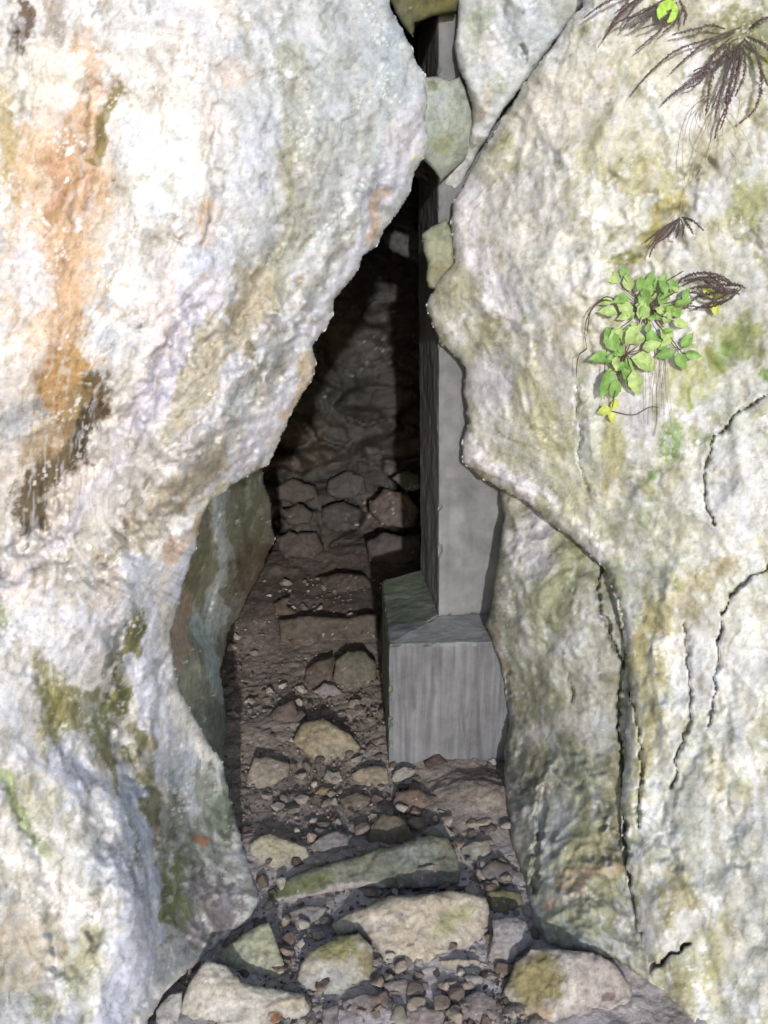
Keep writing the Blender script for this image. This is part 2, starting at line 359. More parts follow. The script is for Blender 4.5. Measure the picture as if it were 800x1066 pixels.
left_paint = [
    ('e', 330, 120, 130, 190, 20, (202, 205, 203), .9), ('e', 60, 520, 90, 60, 0, (226, 214, 200), .8), ('e', 190, 110, 60, 120, 0, (236, 230, 226), .6),
    ('e', 60, 230, 60, 180, 8, (235, 205, 172), .85), ('s', [(82, 60), (66, 150), (86, 200), (58, 260), (72, 330), (60, 400), (88, 430)], 26, OR, .85),
    ('e', 20, 170, 22, 60, 0, (222, 186, 140), .7), ('e', 6, 130, 10, 60, 0, (196, 176, 118), .8), ('s', [(22, -30), (22, 70)], 8, (112, 92, 74), .95), ('s', [(62, -20), (55, 40)], 14, (176, 164, 152), .8),
    ('s', [(122, 92), (104, 130), (96, 165)], 10, (148, 130, 66), .9), ('s', [(62, 190), (60, 225)], 8, (176, 134, 80), .8), ('e', 62, 180, 12, 40, 15, (206, 152, 114), .6),
    ('e', 215, 235, 16, 32, 0, (222, 188, 156), .8), ('e', 250, 75, 22, 16, 20, (232, 210, 192), .8), ('e', 215, 130, 10, 30, 0, (232, 208, 190), .6), ('e', 175, 320, 20, 50, 10, (236, 220, 214), .8),
    ('e', 175, 165, 45, 60, 10, (250, 247, 238), .8), ('e', 50, 75, 45, 40, 0, (246, 240, 230), .8), ('e', 30, 290, 24, 50, 0, (235, 232, 236), .8), ('e', 130, 300, 16, 40, 10, (250, 244, 230), .8), ('e', 18, 390, 26, 40, 0, (246, 235, 222), .8),
    ('e', 75, 400, 30, 46, 15, (196, 154, 88), .9), ('s', [(98, 400), (80, 445), (60, 480), (36, 505), (28, 540)], 20, (104, 88, 54), .95), ('s', [(100, 430), (84, 470)], 13, (78, 66, 44), .9), ('e', 60, 440, 60, 20, -45, (188, 158, 106), .7),
    ('s', [(305, 60), (315, 150), (310, 240), (290, 290)], 20, (180, 178, 150), .7), ('s', [(290, 130), (298, 200)], 10, (158, 152, 112), .6), ('e', 270, 160, 22, 60, 0, (205, 208, 216), .7), ('s', [(395, 20), (415, 120), (400, 210)], 24, (186, 194, 196), .9),
    ('s', [(430, 120), (385, 240), (335, 320), (285, 440), (225, 510)], 15, (214, 212, 222), .9), ('e', 255, 195, 20, 28, 0, (224, 224, 230), .6), ('e', 205, 285, 22, 40, 20, (214, 220, 234), .9),
    ('s', [(215, 300), (180, 370), (140, 450), (118, 520)], 20, (222, 216, 226), .9), ('s', [(268, 300), (240, 350), (205, 400), (190, 460)], 24, (190, 178, 148), .85), ('s', [(262, 360), (262, 410)], 9, (140, 124, 82), .75), ('s', [(330, 300), (290, 370), (240, 430)], 14, (196, 196, 192), .8),
    ('s', [(250, 380), (215, 440), (165, 490)], 13, (222, 218, 222), .8), ('s', [(150, 480), (100, 540), (60, 590)], 30, (205, 198, 188), .8), ('s', [(225, 480), (160, 535), (110, 585)], 20, (178, 164, 134), .75), ('s', [(80, 540), (70, 640)], 18, (186, 178, 158), .6), ('s', [(100, 590), (85, 660)], 13, (176, 172, 174), .5),
    ('s', [(400, 205), (388, 250)], 7, (214, 180, 146), .8), ('s', [(327, 372), (322, 402), (300, 432)], 8, (224, 196, 158), .8), ('s', [(208, 540), (196, 570)], 9, (214, 182, 142), .7), ('s', [(240, 505), (205, 535)], 8, (206, 196, 160), .7), ('e', 180, 575, 13, 18, 0, (212, 176, 150), .8),
    ('e', 20, 620, 30, 40, 0, (240, 220, 206), .6), ('e', 110, 620, 20, 34, 0, (190, 168, 158), .6), ('s', [(150, 600), (160, 700), (172, 790)], 20, (208, 210, 222), .9), ('e', 60, 660, 60, 40, 0, (214, 212, 214), .7), ('s', [(198, 580), (184, 620)], 9, (226, 226, 240), .9),
    ('s', [(145, 640), (132, 700), (118, 745)], 11, (120, 118, 58), .95), ('e', 70, 735, 42, 30, 20, (142, 138, 80), .9), ('s', [(45, 700), (50, 770), (85, 820)], 20, (150, 145, 88), .85), ('s', [(100, 720), (112, 780), (135, 830)], 9, (128, 132, 74), .8), ('s', [(0, 640), (12, 650)], 12, (150, 160, 100), .7),
    ('s', [(128, 640), (112, 700)], 5, (70, 72, 40), .6), ('s', [(2, 810), (30, 870), (50, 890)], 8, (168, 182, 110), .8), ('e', 45, 830, 34, 26, 35, (190, 188, 158), .7), ('s', [(65, 790), (120, 860), (150, 960), (120, 1060)], 24, (204, 206, 220), .95), ('s', [(140, 700), (165, 800)], 12, (212, 212, 224), .9),
    ('e', 100, 860, 26, 40, 0, (226, 222, 210), .7), ('e', 20, 990, 44, 50, 0, (222, 206, 178), .85), ('e', 85, 1000, 22, 40, 10, (176, 172, 120), .7), ('e', 40, 1050, 20, 16, 0, (160, 165, 110), .6), ('e', 70, 900, 60, 14, 40, (184, 184, 160), .5), ('e', 140, 990, 14, 50, 0, (206, 208, 222), .8),
    ('s', [(138, 820), (150, 900)], 6, (120, 140, 90), .8),
    ('e', 230, 250, 26, 40, 20, (206, 208, 214), .5), ('e', 360, 90, 50, 70, 10, (190, 196, 198), .6), ('e', 405, 60, 20, 50, 0, (180, 190, 194), .6),
    ('s', [(128, 470), (100, 510), (60, 565), (20, 600)], 9, (224, 218, 222), .9), ('s', [(0, 660), (40, 640), (110, 650), (140, 620)], 12, (220, 220, 230), .6), ('e', 20, 740, 24, 60, 0, (226, 224, 226), .7),
    ('s', [(60, 905), (120, 920)], 16, (222, 220, 214), .5), ('s', [(0, 900), (60, 960), (90, 1060)], 9, (180, 176, 140), .5),
    ('e', 205, 860, 50, 60, 10, (150, 154, 140), .95), ('e', 215, 950, 48, 42, 0, (140, 132, 130), .95), ('e', 150, 790, 14, 30, 0, (150, 138, 96), .85), ('s', [(138, 760), (150, 820), (165, 860)], 10, (136, 132, 84), .8), ('e', 232, 840, 12, 50, -10, (120, 132, 112), .8),
    ('e', 175, 925, 18, 50, 0, (134, 142, 92), .9), ('e', 190, 940, 16, 20, 0, (122, 134, 84), .7), ('s', [(178, 780), (196, 820), (205, 850)], 9, (196, 200, 208), .8), ('e', 190, 800, 16, 26, 0, (166, 176, 182), .8), ('e', 212, 872, 8, 5, 0, (184, 128, 90), .95), ('e', 158, 870, 9, 6, 0, (196, 166, 136), .8), ('e', 180, 875, 14, 12, 0, (184, 180, 160), .7),
    ('s', [(128, 800), (148, 860), (158, 920), (160, 1000)], 8, (214, 216, 230), .9)]
for _ in range(60):     # crusty white lichen freckles
    x, y = rng.uniform(0, 330), rng.uniform(0, 520); s = rng.uniform(2, 5); left_paint.append(('e', x, y, s, s, 0, (250, 249, 244), .9))
for _ in range(30):
    x, y = rng.normal(125, 30), rng.normal(590, 25); s = rng.uniform(1.5, 3.5); left_paint.append(('e', x, y, s, s, 0, (246, 246, 240), .9))
o, YL = cliff('limestone_cliff', left_poly, left_ctrl, left_creases, 1.7, 3, 3.2, (226, 220, 212), left_paint, .80, dots=.6, rel=(.05, .011, .004, .0016), frel=.0012, flow=flow_left, mott=(((194, 196, 202), 46., .06, .7), ((186, 172, 146), 31., .14, .6), ((250, 247, 242), 22., .12, .8)), edge_w=10, edge_r=.03, thick=.45, inward=.5)
tag(o, 'big pale limestone cliff with orange streaks and a dark stain, on the left', 'cliff')

# ================================================================== LEFT INNER WALL
iw_poly = [(60, 400), (258, 440), (272, 486), (281, 520), (286, 560), (276, 590), (258, 625), (238, 660), (231, 700), (236, 740), (240, 790), (246, 850), (254, 885), (258, 905), (255, 940), (200, 985), (170, 1020), (140, 1066), (130, 1180), (60, 1180)]
iw_ctrl = [(100, 480, 2.2), (180, 520, 2.12), (140, 640, 2.15), (230, 520, 2.28), (262, 500, 2.65), (284, 560, 3.1), (230, 600, 2.48), (200, 600, 2.2), (262, 610, 3.0), (238, 655, 2.85), (190, 680, 2.12), (215, 700, 2.32), (233, 745, 2.56), (170, 750, 2.06), (200, 790, 2.2), (228, 800, 2.36), (240, 845, 2.28),
    (150, 830, 2.0), (190, 860, 2.08), (225, 880, 2.15), (258, 890, 2.16), (160, 930, 1.9), (210, 940, 2.0), (264, 950, 2.0), (180, 1000, 1.8), (155, 1060, 1.64), (80, 700, 2.0), (80, 1000, 1.62)]
iw_paint = [('e', 230, 560, 60, 80, 0, (112, 104, 74), .9), ('s', [(225, 520), (232, 560), (226, 610), (222, 660)], 8, (150, 156, 152), .9), ('s', [(232, 520), (245, 590)], 5, (140, 146, 140), .7), ('e', 262, 540, 18, 46, 0, (104, 108, 72), .9), ('e', 265, 600, 26, 40, 0, (96, 74, 50), .85), ('e', 205, 590, 14, 40, 0, (112, 108, 66), .8),
    ('s', [(190, 620), (186, 690)], 10, (168, 128, 88), .7), ('e', 200, 720, 16, 26, 0, (150, 148, 106), .8), ('s', [(205, 650), (222, 690), (233, 730)], 7, (146, 164, 160), .85), ('s', [(185, 760), (215, 790), (236, 830)], 13, (140, 154, 158), .9), ('e', 230, 770, 16, 40, 0, (96, 110, 94), .9), ('e', 195, 830, 26, 40, 0, (128, 140, 128), .8),
    ('e', 150, 780, 18, 34, 0, (124, 112, 68), .8), ('e', 160, 880, 26, 50, 0, (134, 136, 78), .8), ('e', 190, 950, 30, 40, 0, (116, 130, 82), .8), ('e', 212, 874, 9, 6, 0, (176, 100, 58), 1), ('s', [(182, 840), (200, 880), (190, 870)], 7, (176, 184, 186), .8), ('e', 235, 920, 30, 30, 0, (132, 122, 120), .8), ('e', 225, 965, 30, 26, 0, (130, 118, 118), .8), ('e', 160, 868, 8, 6, 0, (190, 150, 110), .7), ('s', [(168, 900), (176, 960)], 8, (104, 130, 62), .8)]
o, YI = cliff('damp_rock_wall', iw_poly, iw_ctrl, [([(215, 530), (222, 600), (212, 660)], 6, .03), ([(250, 500), (262, 570), (250, 620)], 6, .04), ([(200, 700), (215, 760), (238, 810)], 6, .02), ([(150, 830), (175, 900), (170, 970)], 6, .015)], 1.7, 33, 3, (124, 124, 104), iw_paint, 1.9, sat=.55, mat=DAMP, rel=(.02, .02, .009, .003), edge_w=10, edge_r=.05, thick=.6, inward=.5)
tag(o, 'damp mossy inner rock wall with grey mineral drips, receding behind the left cliff', 'rock wall')

# ================================================================== RIGHT BOULDERS
right_poly = [(612, -900), (612, -60), (606, 4), (578, 44), (552, 80), (522, 126), (502, 160), (484, 190), (472, 210), (469, 232), (472, 250), (474, 272), (460, 290), (449, 306), (443, 318), (449, 334), (453, 346), (460, 359), (477, 374), (484, 384), (484, 418), (488, 440), (482, 460), (481, 481), (499, 497), (520, 509),
    (548, 524), (578, 548), (606, 570), (628, 590), (641, 625), (650, 668), (655, 720), (652, 770), (647, 830), (645, 880), (651, 930), (663, 975), (671, 1010), (663, 1040), (670, 1075), (670, 1300), (1500, 1300), (1500, -900)]
right_ctrl = [(612, -100, 2.28), (800, -100, 2.30), (950, 0, 2.2), (610, 10, 2.27), (700, 30, 2.22), (790, 30, 2.2), (540, 110, 2.40), (480, 200, 2.47), (450, 310, 2.50), (484, 400, 2.48), (482, 470, 2.46), (520, 300, 2.36), (560, 200, 2.30), (640, 150, 2.19), (750, 150, 2.17), (560, 380, 2.28), (620, 300, 2.17),
    (690, 300, 2.20), (780, 300, 2.13), (545, 500, 2.34), (610, 540, 2.20), (640, 450, 2.13), (720, 420, 2.10), (790, 480, 2.00), (640, 600, 2.13), (720, 560, 2.02), (660, 700, 2.06), (740, 700, 1.96), (800, 640, 1.90), (655, 850, 1.93), (720, 850, 1.84), (800, 820, 1.78), (660, 1000, 1.76), (730, 980, 1.68), (800, 1000, 1.6), (950, 600, 1.8), (950, 1000, 1.5)]
right_creases = [
    ([(800, 412), (770, 428), (745, 455), (735, 485), (735, 520), (742, 545)], 1.15, .025), ([(800, 590), (775, 603), (755, 628), (749, 665)], 1.3, .025), ([(749, 665), (745, 720), (735, 760)], .9, .02),
     ([(662, 1018), (690, 1000), (716, 982)], 1.6, .03), ([(628, 585), (650, 640), (651, 700), (668, 780), (664, 860)], 1.1, .02),
    ([(650, 850), (652, 900), (658, 950), (668, 990), (671, 1012), (664, 1040), (671, 1080)], 2.0, .04), ([(600, 402), (601, 430), (598, 440)], 1.2, .02), ([(607, 440), (603, 480), (612, 510)], 1.2, .012), ([(712, 650), (720, 740), (700, 820)], 1.0, .012),
    ([(470, 300), (510, 320), (560, 345)], 8, -.012), ([(640, 190), (690, 205), (720, 190)], 6, .015), ([(725, 180), (708, 225), (690, 255), (660, 285)], 10, .04), ([(800, 100), (760, 150), (720, 185)], 10, .02), ([(690, 210), (650, 250), (610, 300)], 14, -.02), ([(560, 360), (600, 345), (640, 350)], 7, .016),
    ([(480, 470), (545, 510), (600, 550), (640, 575)], 7, -.018), ([(770, 250), (800, 265)], 7, .015), ([(530, 120), (560, 160), (600, 170)], 6, .012), ([(640, 520), (700, 480), (760, 500)], 7, .014),
    ([(700, 600), (680, 680), (690, 760)], 8, -.018), ([(760, 700), (750, 800), (770, 900)], 7, .014), ([(612, 330), (610, 355), (618, 372)], 4, .02), ([(728, 780), (690, 840), (700, 900)], 6, .012)]
W = (242, 240, 238); YG = (196, 192, 138); MO = (158, 166, 98)
right_paint = [
    ('e', 540, 240, 62, 70, 0, (232, 229, 220), .8), ('s', [(488, 200), (482, 240), (505, 280), (540, 330)], 19, (244, 240, 244), .95), ('e', 600, 110, 60, 50, 0, (228, 222, 206), .8), ('e', 545, 130, 24, 40, 30, (226, 222, 206), .7), ('e', 520, 110, 12, 30, 40, (190, 192, 170), .7),
    ('e', 645, 150, 40, 40, 0, (214, 208, 172), .8), ('e', 670, 185, 50, 22, 0, (186, 180, 128), .75), ('e', 750, 160, 44, 34, 0, (196, 192, 164), .8), ('e', 640, 220, 26, 14, 0, (238, 234, 214), .8), ('s', [(660, 268), (690, 225), (708, 205)], 9, (188, 178, 96), .85), ('e', 780, 40, 40, 34, 0, (128, 132, 70), .85), ('e', 720, 22, 40, 26, 0, (150, 146, 106), .7), ('e', 680, 60, 30, 22, 0, (220, 214, 186), .8),
    ('e', 775, 210, 34, 30, 0, (162, 166, 104), .8), ('e', 740, 205, 24, 24, 0, (212, 212, 212), .8), ('e', 735, 280, 40, 30, 0, (200, 200, 180), .7), ('e', 780, 262, 24, 12, -20, (222, 218, 208), .8), ('e', 650, 270, 20, 9, -30, (150, 160, 84), .8), ('e', 765, 360, 44, 26, -25, (164, 172, 92), .85), ('e', 720, 400, 36, 22, -20, (186, 186, 120), .8), ('e', 775, 400, 24, 16, 0, (224, 224, 210), .7),
    ('e', 475, 300, 26, 30, 0, (196, 194, 164), .9), ('e', 500, 350, 26, 22, 0, (196, 196, 160), .8), ('e', 510, 400, 30, 34, 0, (230, 230, 234), .85), ('e', 560, 300, 26, 50, 0, (226, 228, 220), .7), ('s', [(482, 465), (520, 490), (560, 520)], 11, (232, 228, 234), .9), ('e', 560, 440, 38, 60, 0, (218, 216, 192), .7), ('s', [(550, 400), (580, 470), (600, 520)], 20, (200, 198, 150), .7), ('e', 620, 470, 26, 50, 0, (212, 214, 190), .7),
    ('s', [(640, 440), (638, 510)], 8, (184, 176, 110), .7), ('e', 600, 330, 30, 40, 0, (222, 216, 200), .7), ('e', 580, 385, 30, 20, 0, (222, 218, 204), .7), ('e', 660, 430, 20, 26, 0, (206, 204, 210), .7), ('e', 700, 460, 16, 18, 0, (146, 170, 104), .9), ('e', 679, 493, 8, 7, 0, (134, 170, 84), .95), ('e', 668, 540, 13, 16, 0, (156, 178, 112), .9), ('e', 669, 512, 5, 4, 0, (150, 180, 100), .9), ('e', 795, 395, 10, 9, 0, (136, 170, 84), .95), ('e', 756, 368, 9, 6, 0, (140, 172, 84), .8), ('e', 720, 412, 6, 8, 0, (176, 190, 90), .8),
    ('e', 770, 520, 38, 66, 0, (228, 226, 220), .9), ('e', 690, 560, 40, 60, 0, (216, 216, 190), .7), ('e', 735, 600, 40, 14, -20, (196, 182, 138), .8), ('e', 710, 640, 30, 24, 0, (206, 194, 152), .8), ('s', [(690, 600), (670, 690)], 14, (190, 186, 140), .7), ('e', 720, 690, 34, 50, 0, (240, 238, 236), .9), ('e', 770, 700, 30, 80, 0, (232, 230, 222), .8), ('s', [(676, 640), (680, 740), (672, 800)], 10, (190, 180, 128), .8),
    ('e', 660, 745, 9, 60, 0, (176, 170, 130), .7), ('e', 700, 800, 20, 60, 0, (216, 214, 198), .7), ('e', 705, 935, 24, 48, 0, (192, 180, 132), .9), ('e', 745, 820, 12, 50, 0, (212, 202, 160), .6), ('e', 735, 870, 50, 60, 0, (222, 222, 210), .6), ('e', 790, 950, 30, 80, 0, (226, 222, 206), .7), ('e', 745, 1000, 10, 60, 0, (196, 190, 138), .7), ('e', 705, 1040, 24, 26, 0, (176, 168, 122), .85), ('e', 672, 970, 8, 50, 0, (196, 190, 186), .7), ('e', 725, 960, 20, 12, 0, (228, 226, 214), .8), ('e', 640, 600, 20, 20, 0, (182, 186, 150), .7), ('e', 600, 550, 30, 12, 35, (222, 218, 200), .7)]
for _ in range(40):
    x, y = rng.uniform(490, 800), rng.uniform(60, 1060); s = rng.uniform(3, 9); right_paint.append(('e', x, y, s, s*.8, rng.uniform(0, 90), [(188, 190, 120), (238, 236, 230), (168, 160, 124), (150, 168, 104)][rng.integers(4)], .6))
o, YR = cliff('limestone_cliff', right_poly, right_ctrl, right_creases, 1.7, 63, 2.6, (216, 215, 198), right_paint, .80, flow=flow_right, frel=.0, dots=.5, sat=.86, rel=(.055, .014, .004, .0014), mott=(((188, 186, 146), 52., .07, .7), ((240, 238, 236), 37., .05, .85), ((158, 164, 112), 27., .2, .7), ((250, 249, 246), 17., .17, .8), ((176, 160, 124), 19., .26, .5)), edge_w=13, edge_r=.04, thick=.8, inward=.5)
right_rock = o; tag(o, 'huge white and yellow green limestone cliff on the right, carrying the plants', 'cliff')

low_poly = [(524, 470), (521, 512), (524, 535), (521, 570), (516, 605), (507, 650), (514, 676), (526, 712), (530, 750), (523, 800), (528, 835), (530, 872), (542, 912), (549, 945), (553, 968), (566, 984), (600, 992), (640, 998), (668, 1020), (700, 1040), (720, 900), (720, 470)]
low_ctrl = [(524, 512, 2.48), (560, 520, 2.42), (620, 560, 2.30), (510, 650, 2.40), (560, 640, 2.26), (630, 650, 2.17), (527, 740, 2.37), (570, 760, 2.20), (640, 760, 2.09), (528, 835, 2.20), (570, 850, 2.04), (640, 850, 1.97), (548, 945, 1.92), (600, 930, 1.84), (650, 950, 1.82), (600, 985, 1.76), (700, 600, 2.2), (700, 900, 1.95)]
low_paint = [('e', 556, 560, 26, 46, 10, (206, 202, 206), .95), ('e', 545, 620, 16, 40, 0, (186, 186, 170), .8), ('s', [(600, 560), (570, 640), (590, 720)], 20, (160, 164, 114), .85), ('e', 625, 600, 16, 34, 0, (156, 160, 116), .8), ('e', 600, 690, 40, 40, 0, (186, 184, 170), .8), ('s', [(520, 640), (540, 700), (590, 780), (635, 850)], 13, (150, 152, 124), .7), ('e', 560, 720, 20, 40, -20, (158, 158, 130), .7), ('s', [(512, 660), (522, 690)], 8, (166, 146, 104), .8), ('e', 615, 755, 26, 30, 0, (188, 184, 168), .7), ('e', 548, 840, 20, 44, 0, (140, 136, 128), .8),
    ('s', [(610, 780), (600, 860)], 14, (156, 158, 112), .7), ('e', 575, 860, 18, 36, 0, (184, 186, 178), .8), ('e', 620, 900, 30, 60, 0, (158, 156, 108), .85), ('s', [(590, 920), (620, 905), (645, 900)], 8, (190, 162, 118), .8), ('e', 573, 940, 10, 9, 0, (200, 160, 126), .9), ('e', 590, 960, 40, 18, 0, (162, 164, 124), .8), ('e', 645, 830, 10, 60, 0, (164, 156, 110), .8), ('e', 560, 800, 12, 20, 0, (150, 140, 106), .6), ('e', 530, 800, 8, 30, 0, (130, 124, 118), .7)]
low_creases = [([(628, 590), (622, 615), (632, 650), (648, 690), (644, 760), (652, 830), (650, 880)], 1.5, .03), ([(668, 660), (650, 690)], 1.6, .03), ([(528, 700), (530, 760), (524, 800)], 2.0, .02), ([(592, 700), (596, 730)], 1.6, .015), ([(565, 820), (560, 880), (555, 930)], 3, .02), ([(600, 790), (632, 850), (640, 900)], 8, -.03), ([(525, 600), (540, 660), (560, 700)], 5, .012), ([(545, 840), (570, 800), (600, 830)], 6, -.02)]
o, YLow = cliff('rock_buttress', low_poly, low_ctrl, low_creases, 1.7, 93, 2.5, (174, 172, 150), low_paint, .76, dots=.3, sat=.68, frel=.003, flow=flow_low, mott=(((150, 152, 108), 44., .06, .7), ((198, 196, 196), 24., .12, .7), ((122, 118, 98), 15., .24, .6)), rel=(.03, .02, .008, .003), edge_w=9, edge_r=.04, thick=.5, inward=.35)
tag(o, 'grey green streaked rock buttress under the overhang, just right of the concrete base', 'rock')

# wedge, chock and lump stones around the pillar head
o, _ = cliff('wedged_boulder', [(480, -700), (478, -60), (477, 0), (473, 45), (477, 72), (484, 84), (491, 113), (490, 138), (483, 160), (469, 177), (460, 190), (462, 204), (466, 214), (481, 190), (500, 154), (522, 119), (552, 80), (579, 43), (613, 0), (640, -200), (700, -700)],
    [(480, 0, 2.47), (476, 60, 2.48), (490, 130, 2.49), (540, 0, 2.40), (540, 70, 2.44), (600, 0, 2.38), (500, 100, 2.46)], [([(520, 0), (530, 60), (512, 110)], 6, .012), ([(545, 50), (547, 65)], 2, .02)], 1.7, 120, 2, (208, 212, 210),
    [('e', 545, 30, 40, 34, 0, (212, 220, 224), .9), ('s', [(505, 10), (500, 60), (520, 100)], 9, (180, 190, 164), .7), ('e', 505, 110, 9, 20, 0, (212, 198, 184), .7), ('e', 510, 60, 20, 30, 0, (222, 222, 224), .7), ('e', 590, 10, 14, 20, 0, (186, 190, 176), .7), ('s', [(484, 90), (500, 120), (496, 150)], 6, (150, 138, 116), .6)], .8, edge_w=6, edge_r=.02, thick=.3, inward=.5)
tag(o, 'bluish white boulder wedged at the top between the concrete shaft and the right cliff', 'boulder')
o, _ = cliff('chock_stone', [(436, 82), (456, 79), (468, 83), (480, 80), (492, 104), (497, 135), (492, 162), (476, 174), (459, 188), (451, 176), (438, 164), (434, 130), (436, 105)],
    [(446, 83, 2.44), (480, 100, 2.49), (458, 184, 2.48), (465, 130, 2.43), (484, 150, 2.50)], [], 1.7, 133, 1.5, (176, 184, 168), [('e', 462, 105, 12, 14, 0, (184, 190, 188), .8), ('e', 462, 150, 12, 16, 0, (166, 172, 128), .8), ('e', 455, 90, 10, 6, 0, (130, 128, 96), .7)], .8, rel=(.015, .008, .004, .002), edge_w=7, edge_r=.02, thick=.12, inward=.4)
tag(o, 'small grey green chock stone jammed just below the square opening at the top', 'stone')
o, _ = cliff('mossy_stone', [(404, -200), (406, 0), (414, 18), (426, 36), (431, 40), (432, 24), (452, 17), (476, 13), (479, 0), (480, -200)],
    [(404, -50, 2.46), (478, -50, 2.46), (430, 10, 2.48), (476, 10, 2.49)], [], 1.7, 141, 1.5, (100, 102, 70), [('e', 445, 3, 20, 9, 0, (110, 106, 60), .8), ('e', 415, 12, 8, 14, 0, (110, 106, 84), .8), ('e', 470, 0, 8, 8, 0, (120, 108, 50), .8)], .8, rel=(.015, .01, .005, .002), edge_w=7, edge_r=.02, thick=.10, inward=.4)
tag(o, 'yellow mossy stone bridging the gap above the square opening at the very top', 'stone')
o, _ = cliff('hanging_stone', [(439, 244), (448, 236), (465, 228), (471, 240), (474, 258), (475, 276), (464, 290), (453, 302), (446, 300), (443, 292), (444, 274), (440, 262)],
    [(439, 244, 2.50), (465, 228, 2.50), (452, 300, 2.50), (458, 260, 2.47), (474, 270, 2.49)], [], 1.7, 151, 1.2, (158, 160, 130), [('e', 455, 250, 10, 10, 0, (166, 170, 138), .8), ('e', 460, 280, 9, 9, 0, (146, 138, 104), .8)], .8, rel=(.012, .012, .004, .002), edge_w=6, edge_r=.02, thick=.05, inward=.4)
tag(o, 'small olive stone block jutting over the shaft edge below the top crack', 'stone')

# ================================================================== CAVE BACK AND HILL
def back_surf():
    Yf = rbf([(250, 200, 3.6), (440, 200, 3.4), (300, 400, 3.85), (440, 400, 3.8), (280, 580, 3.78), (440, 580, 3.75), (0, 400, 3.8), (700, 400, 3.7), (400, 700, 3.75)])
    def surf(px, py, h, D):
        Y = Yf(px, py); p = P(px, py, Y)
        w = .22*fbm(p*5, 3, 5)
        f1, f2, cid = worley(np.stack([p[..., 0]*4.2+w*3, p[..., 2]*8.5+w*2], -1), 4)
        f3, f4, cid2 = worley(np.stack([p[..., 0]*10+w*4, p[..., 2]*17+w*3], -1), 6)
        g = sstep(380, 500, py)
        rr = (.25*((cid & 255)/255.-.5)*sstep(0, .12, f2-f1)+.09*((cid2 & 255)/255.-.5)*sstep(0, .15, f4-f3))*(.25+.75*g)+.12*fbm(p*2, 3, 8)+.05*billow(p*7, 4, 9)
        return P(px, py, Y-h-rr)
    return surf
V, f, cx, cy = sheet([(-500, -600), (1300, -600), (1300, 700), (-500, 700)], back_surf(), 2.4, 0, 200, thick=.9, inward=0, ext=(0, 1, 0))
_, _, cid = worley(np.stack([V[:, 0]*5, V[:, 2]*9], -1)+.3*fbm(V*5, 3, 5)[:, None], 4)
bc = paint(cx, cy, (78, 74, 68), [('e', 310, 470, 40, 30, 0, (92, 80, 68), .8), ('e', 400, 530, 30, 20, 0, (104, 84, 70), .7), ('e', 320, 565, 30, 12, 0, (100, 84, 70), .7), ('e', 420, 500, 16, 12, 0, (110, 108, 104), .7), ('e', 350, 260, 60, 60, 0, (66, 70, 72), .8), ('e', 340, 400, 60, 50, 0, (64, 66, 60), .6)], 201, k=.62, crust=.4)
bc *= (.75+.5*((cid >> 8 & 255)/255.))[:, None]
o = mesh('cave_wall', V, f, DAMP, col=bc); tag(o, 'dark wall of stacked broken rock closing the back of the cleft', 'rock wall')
# hill carrying the cleft: an arched body of ground round and over the chamber
def hill():
    na, ny = 40, 22; V = []; F_ = []
    prof = []
    for i in range(na+1):
        a = PI*i/na; prof.append((math.cos(a), math.sin(a)))
    for j in range(ny+1):
        Y = 2.15+j/ny*3.6
        for (c, s) in prof: V.append((1.25*c, Y, -.4+2.75*s if j < ny else -.4+2.75*s))
        for (c, s) in prof: V.append((5.5*c, Y-.0+.5*abs(c), -1+4.6*s*(1+.05*j/ny)))
    V = np.array(V); V += (fbm(V*1.3, 3, 77)[:, None])*.12
    W_ = 2*(na+1)
    for j in range(ny):
        for i in range(na):
            for o_, fl in ((0, 1), (na+1, 0)):
                a = j*W_+o_+i; q = [a, a+1, a+1+W_, a+W_]; F_.append(q if fl else q[::-1])
    for i in range(na):
        a = i; b = na+1+i; F_.append([b, b+1, a+1, a]); a += ny*W_; b += ny*W_; F_.append([a, a+1, b+1, b])
    last = ny*W_; V = np.vstack([V, [[0, 5.75, 0.6]]]); c = len(V)-1
    for i in range(na): F_.append([last+i+1, last+i, c])
    F_.append([last, last+na, c])
    return V, F_
V, F_ = hill(); o = mesh('hill', V, F_, DAMP, col=np.ones((len(V), 3))*lin((92, 88, 70))*.8); tag(o, kind='structure')
# ================================================================== GROUND
def zg(x, y):
    x = np.asarray(x, float); y = np.asarray(y, float)
    base = np.interp(y, [0, 1.55, 1.9, 2.1, 2.35, 2.6, 2.95, 3.1, 3.6, 4.0, 5], [0, -.02, .012, .03, .042, .07, .10, .14, .165, .16, .15])
    near = sstep(3, 1.4, np.abs(x))*sstep(.5, 1.5, y)
    return base*near
xs = np.r_[-60, -25, -10, -5, -3, -2, -1.5, np.arange(-1.1, 1.1, .0055), 1.5, 2, 3, 5, 10, 25, 60]; ys = np.r_[-60, -25, -10, -4, -1, .3, .9, np.arange(1.35, 3.0, .0055), np.arange(3.0, 5.1, .014), 5.5, 7, 12, 25, 60]
gx, gy = np.meshgrid(xs, ys); gz = zg(gx, gy); p = np.stack([gx, gy, gz], -1)
nr = sstep(2.5, 1.2, np.abs(gx))
gz = gz+(.02*fbm(p*4, 3, 300)+.008*billow(p*16, 3, 301)+.0035*billow(p*60, 3, 302)+.002*fbm(p*150, 2, 303))*nr
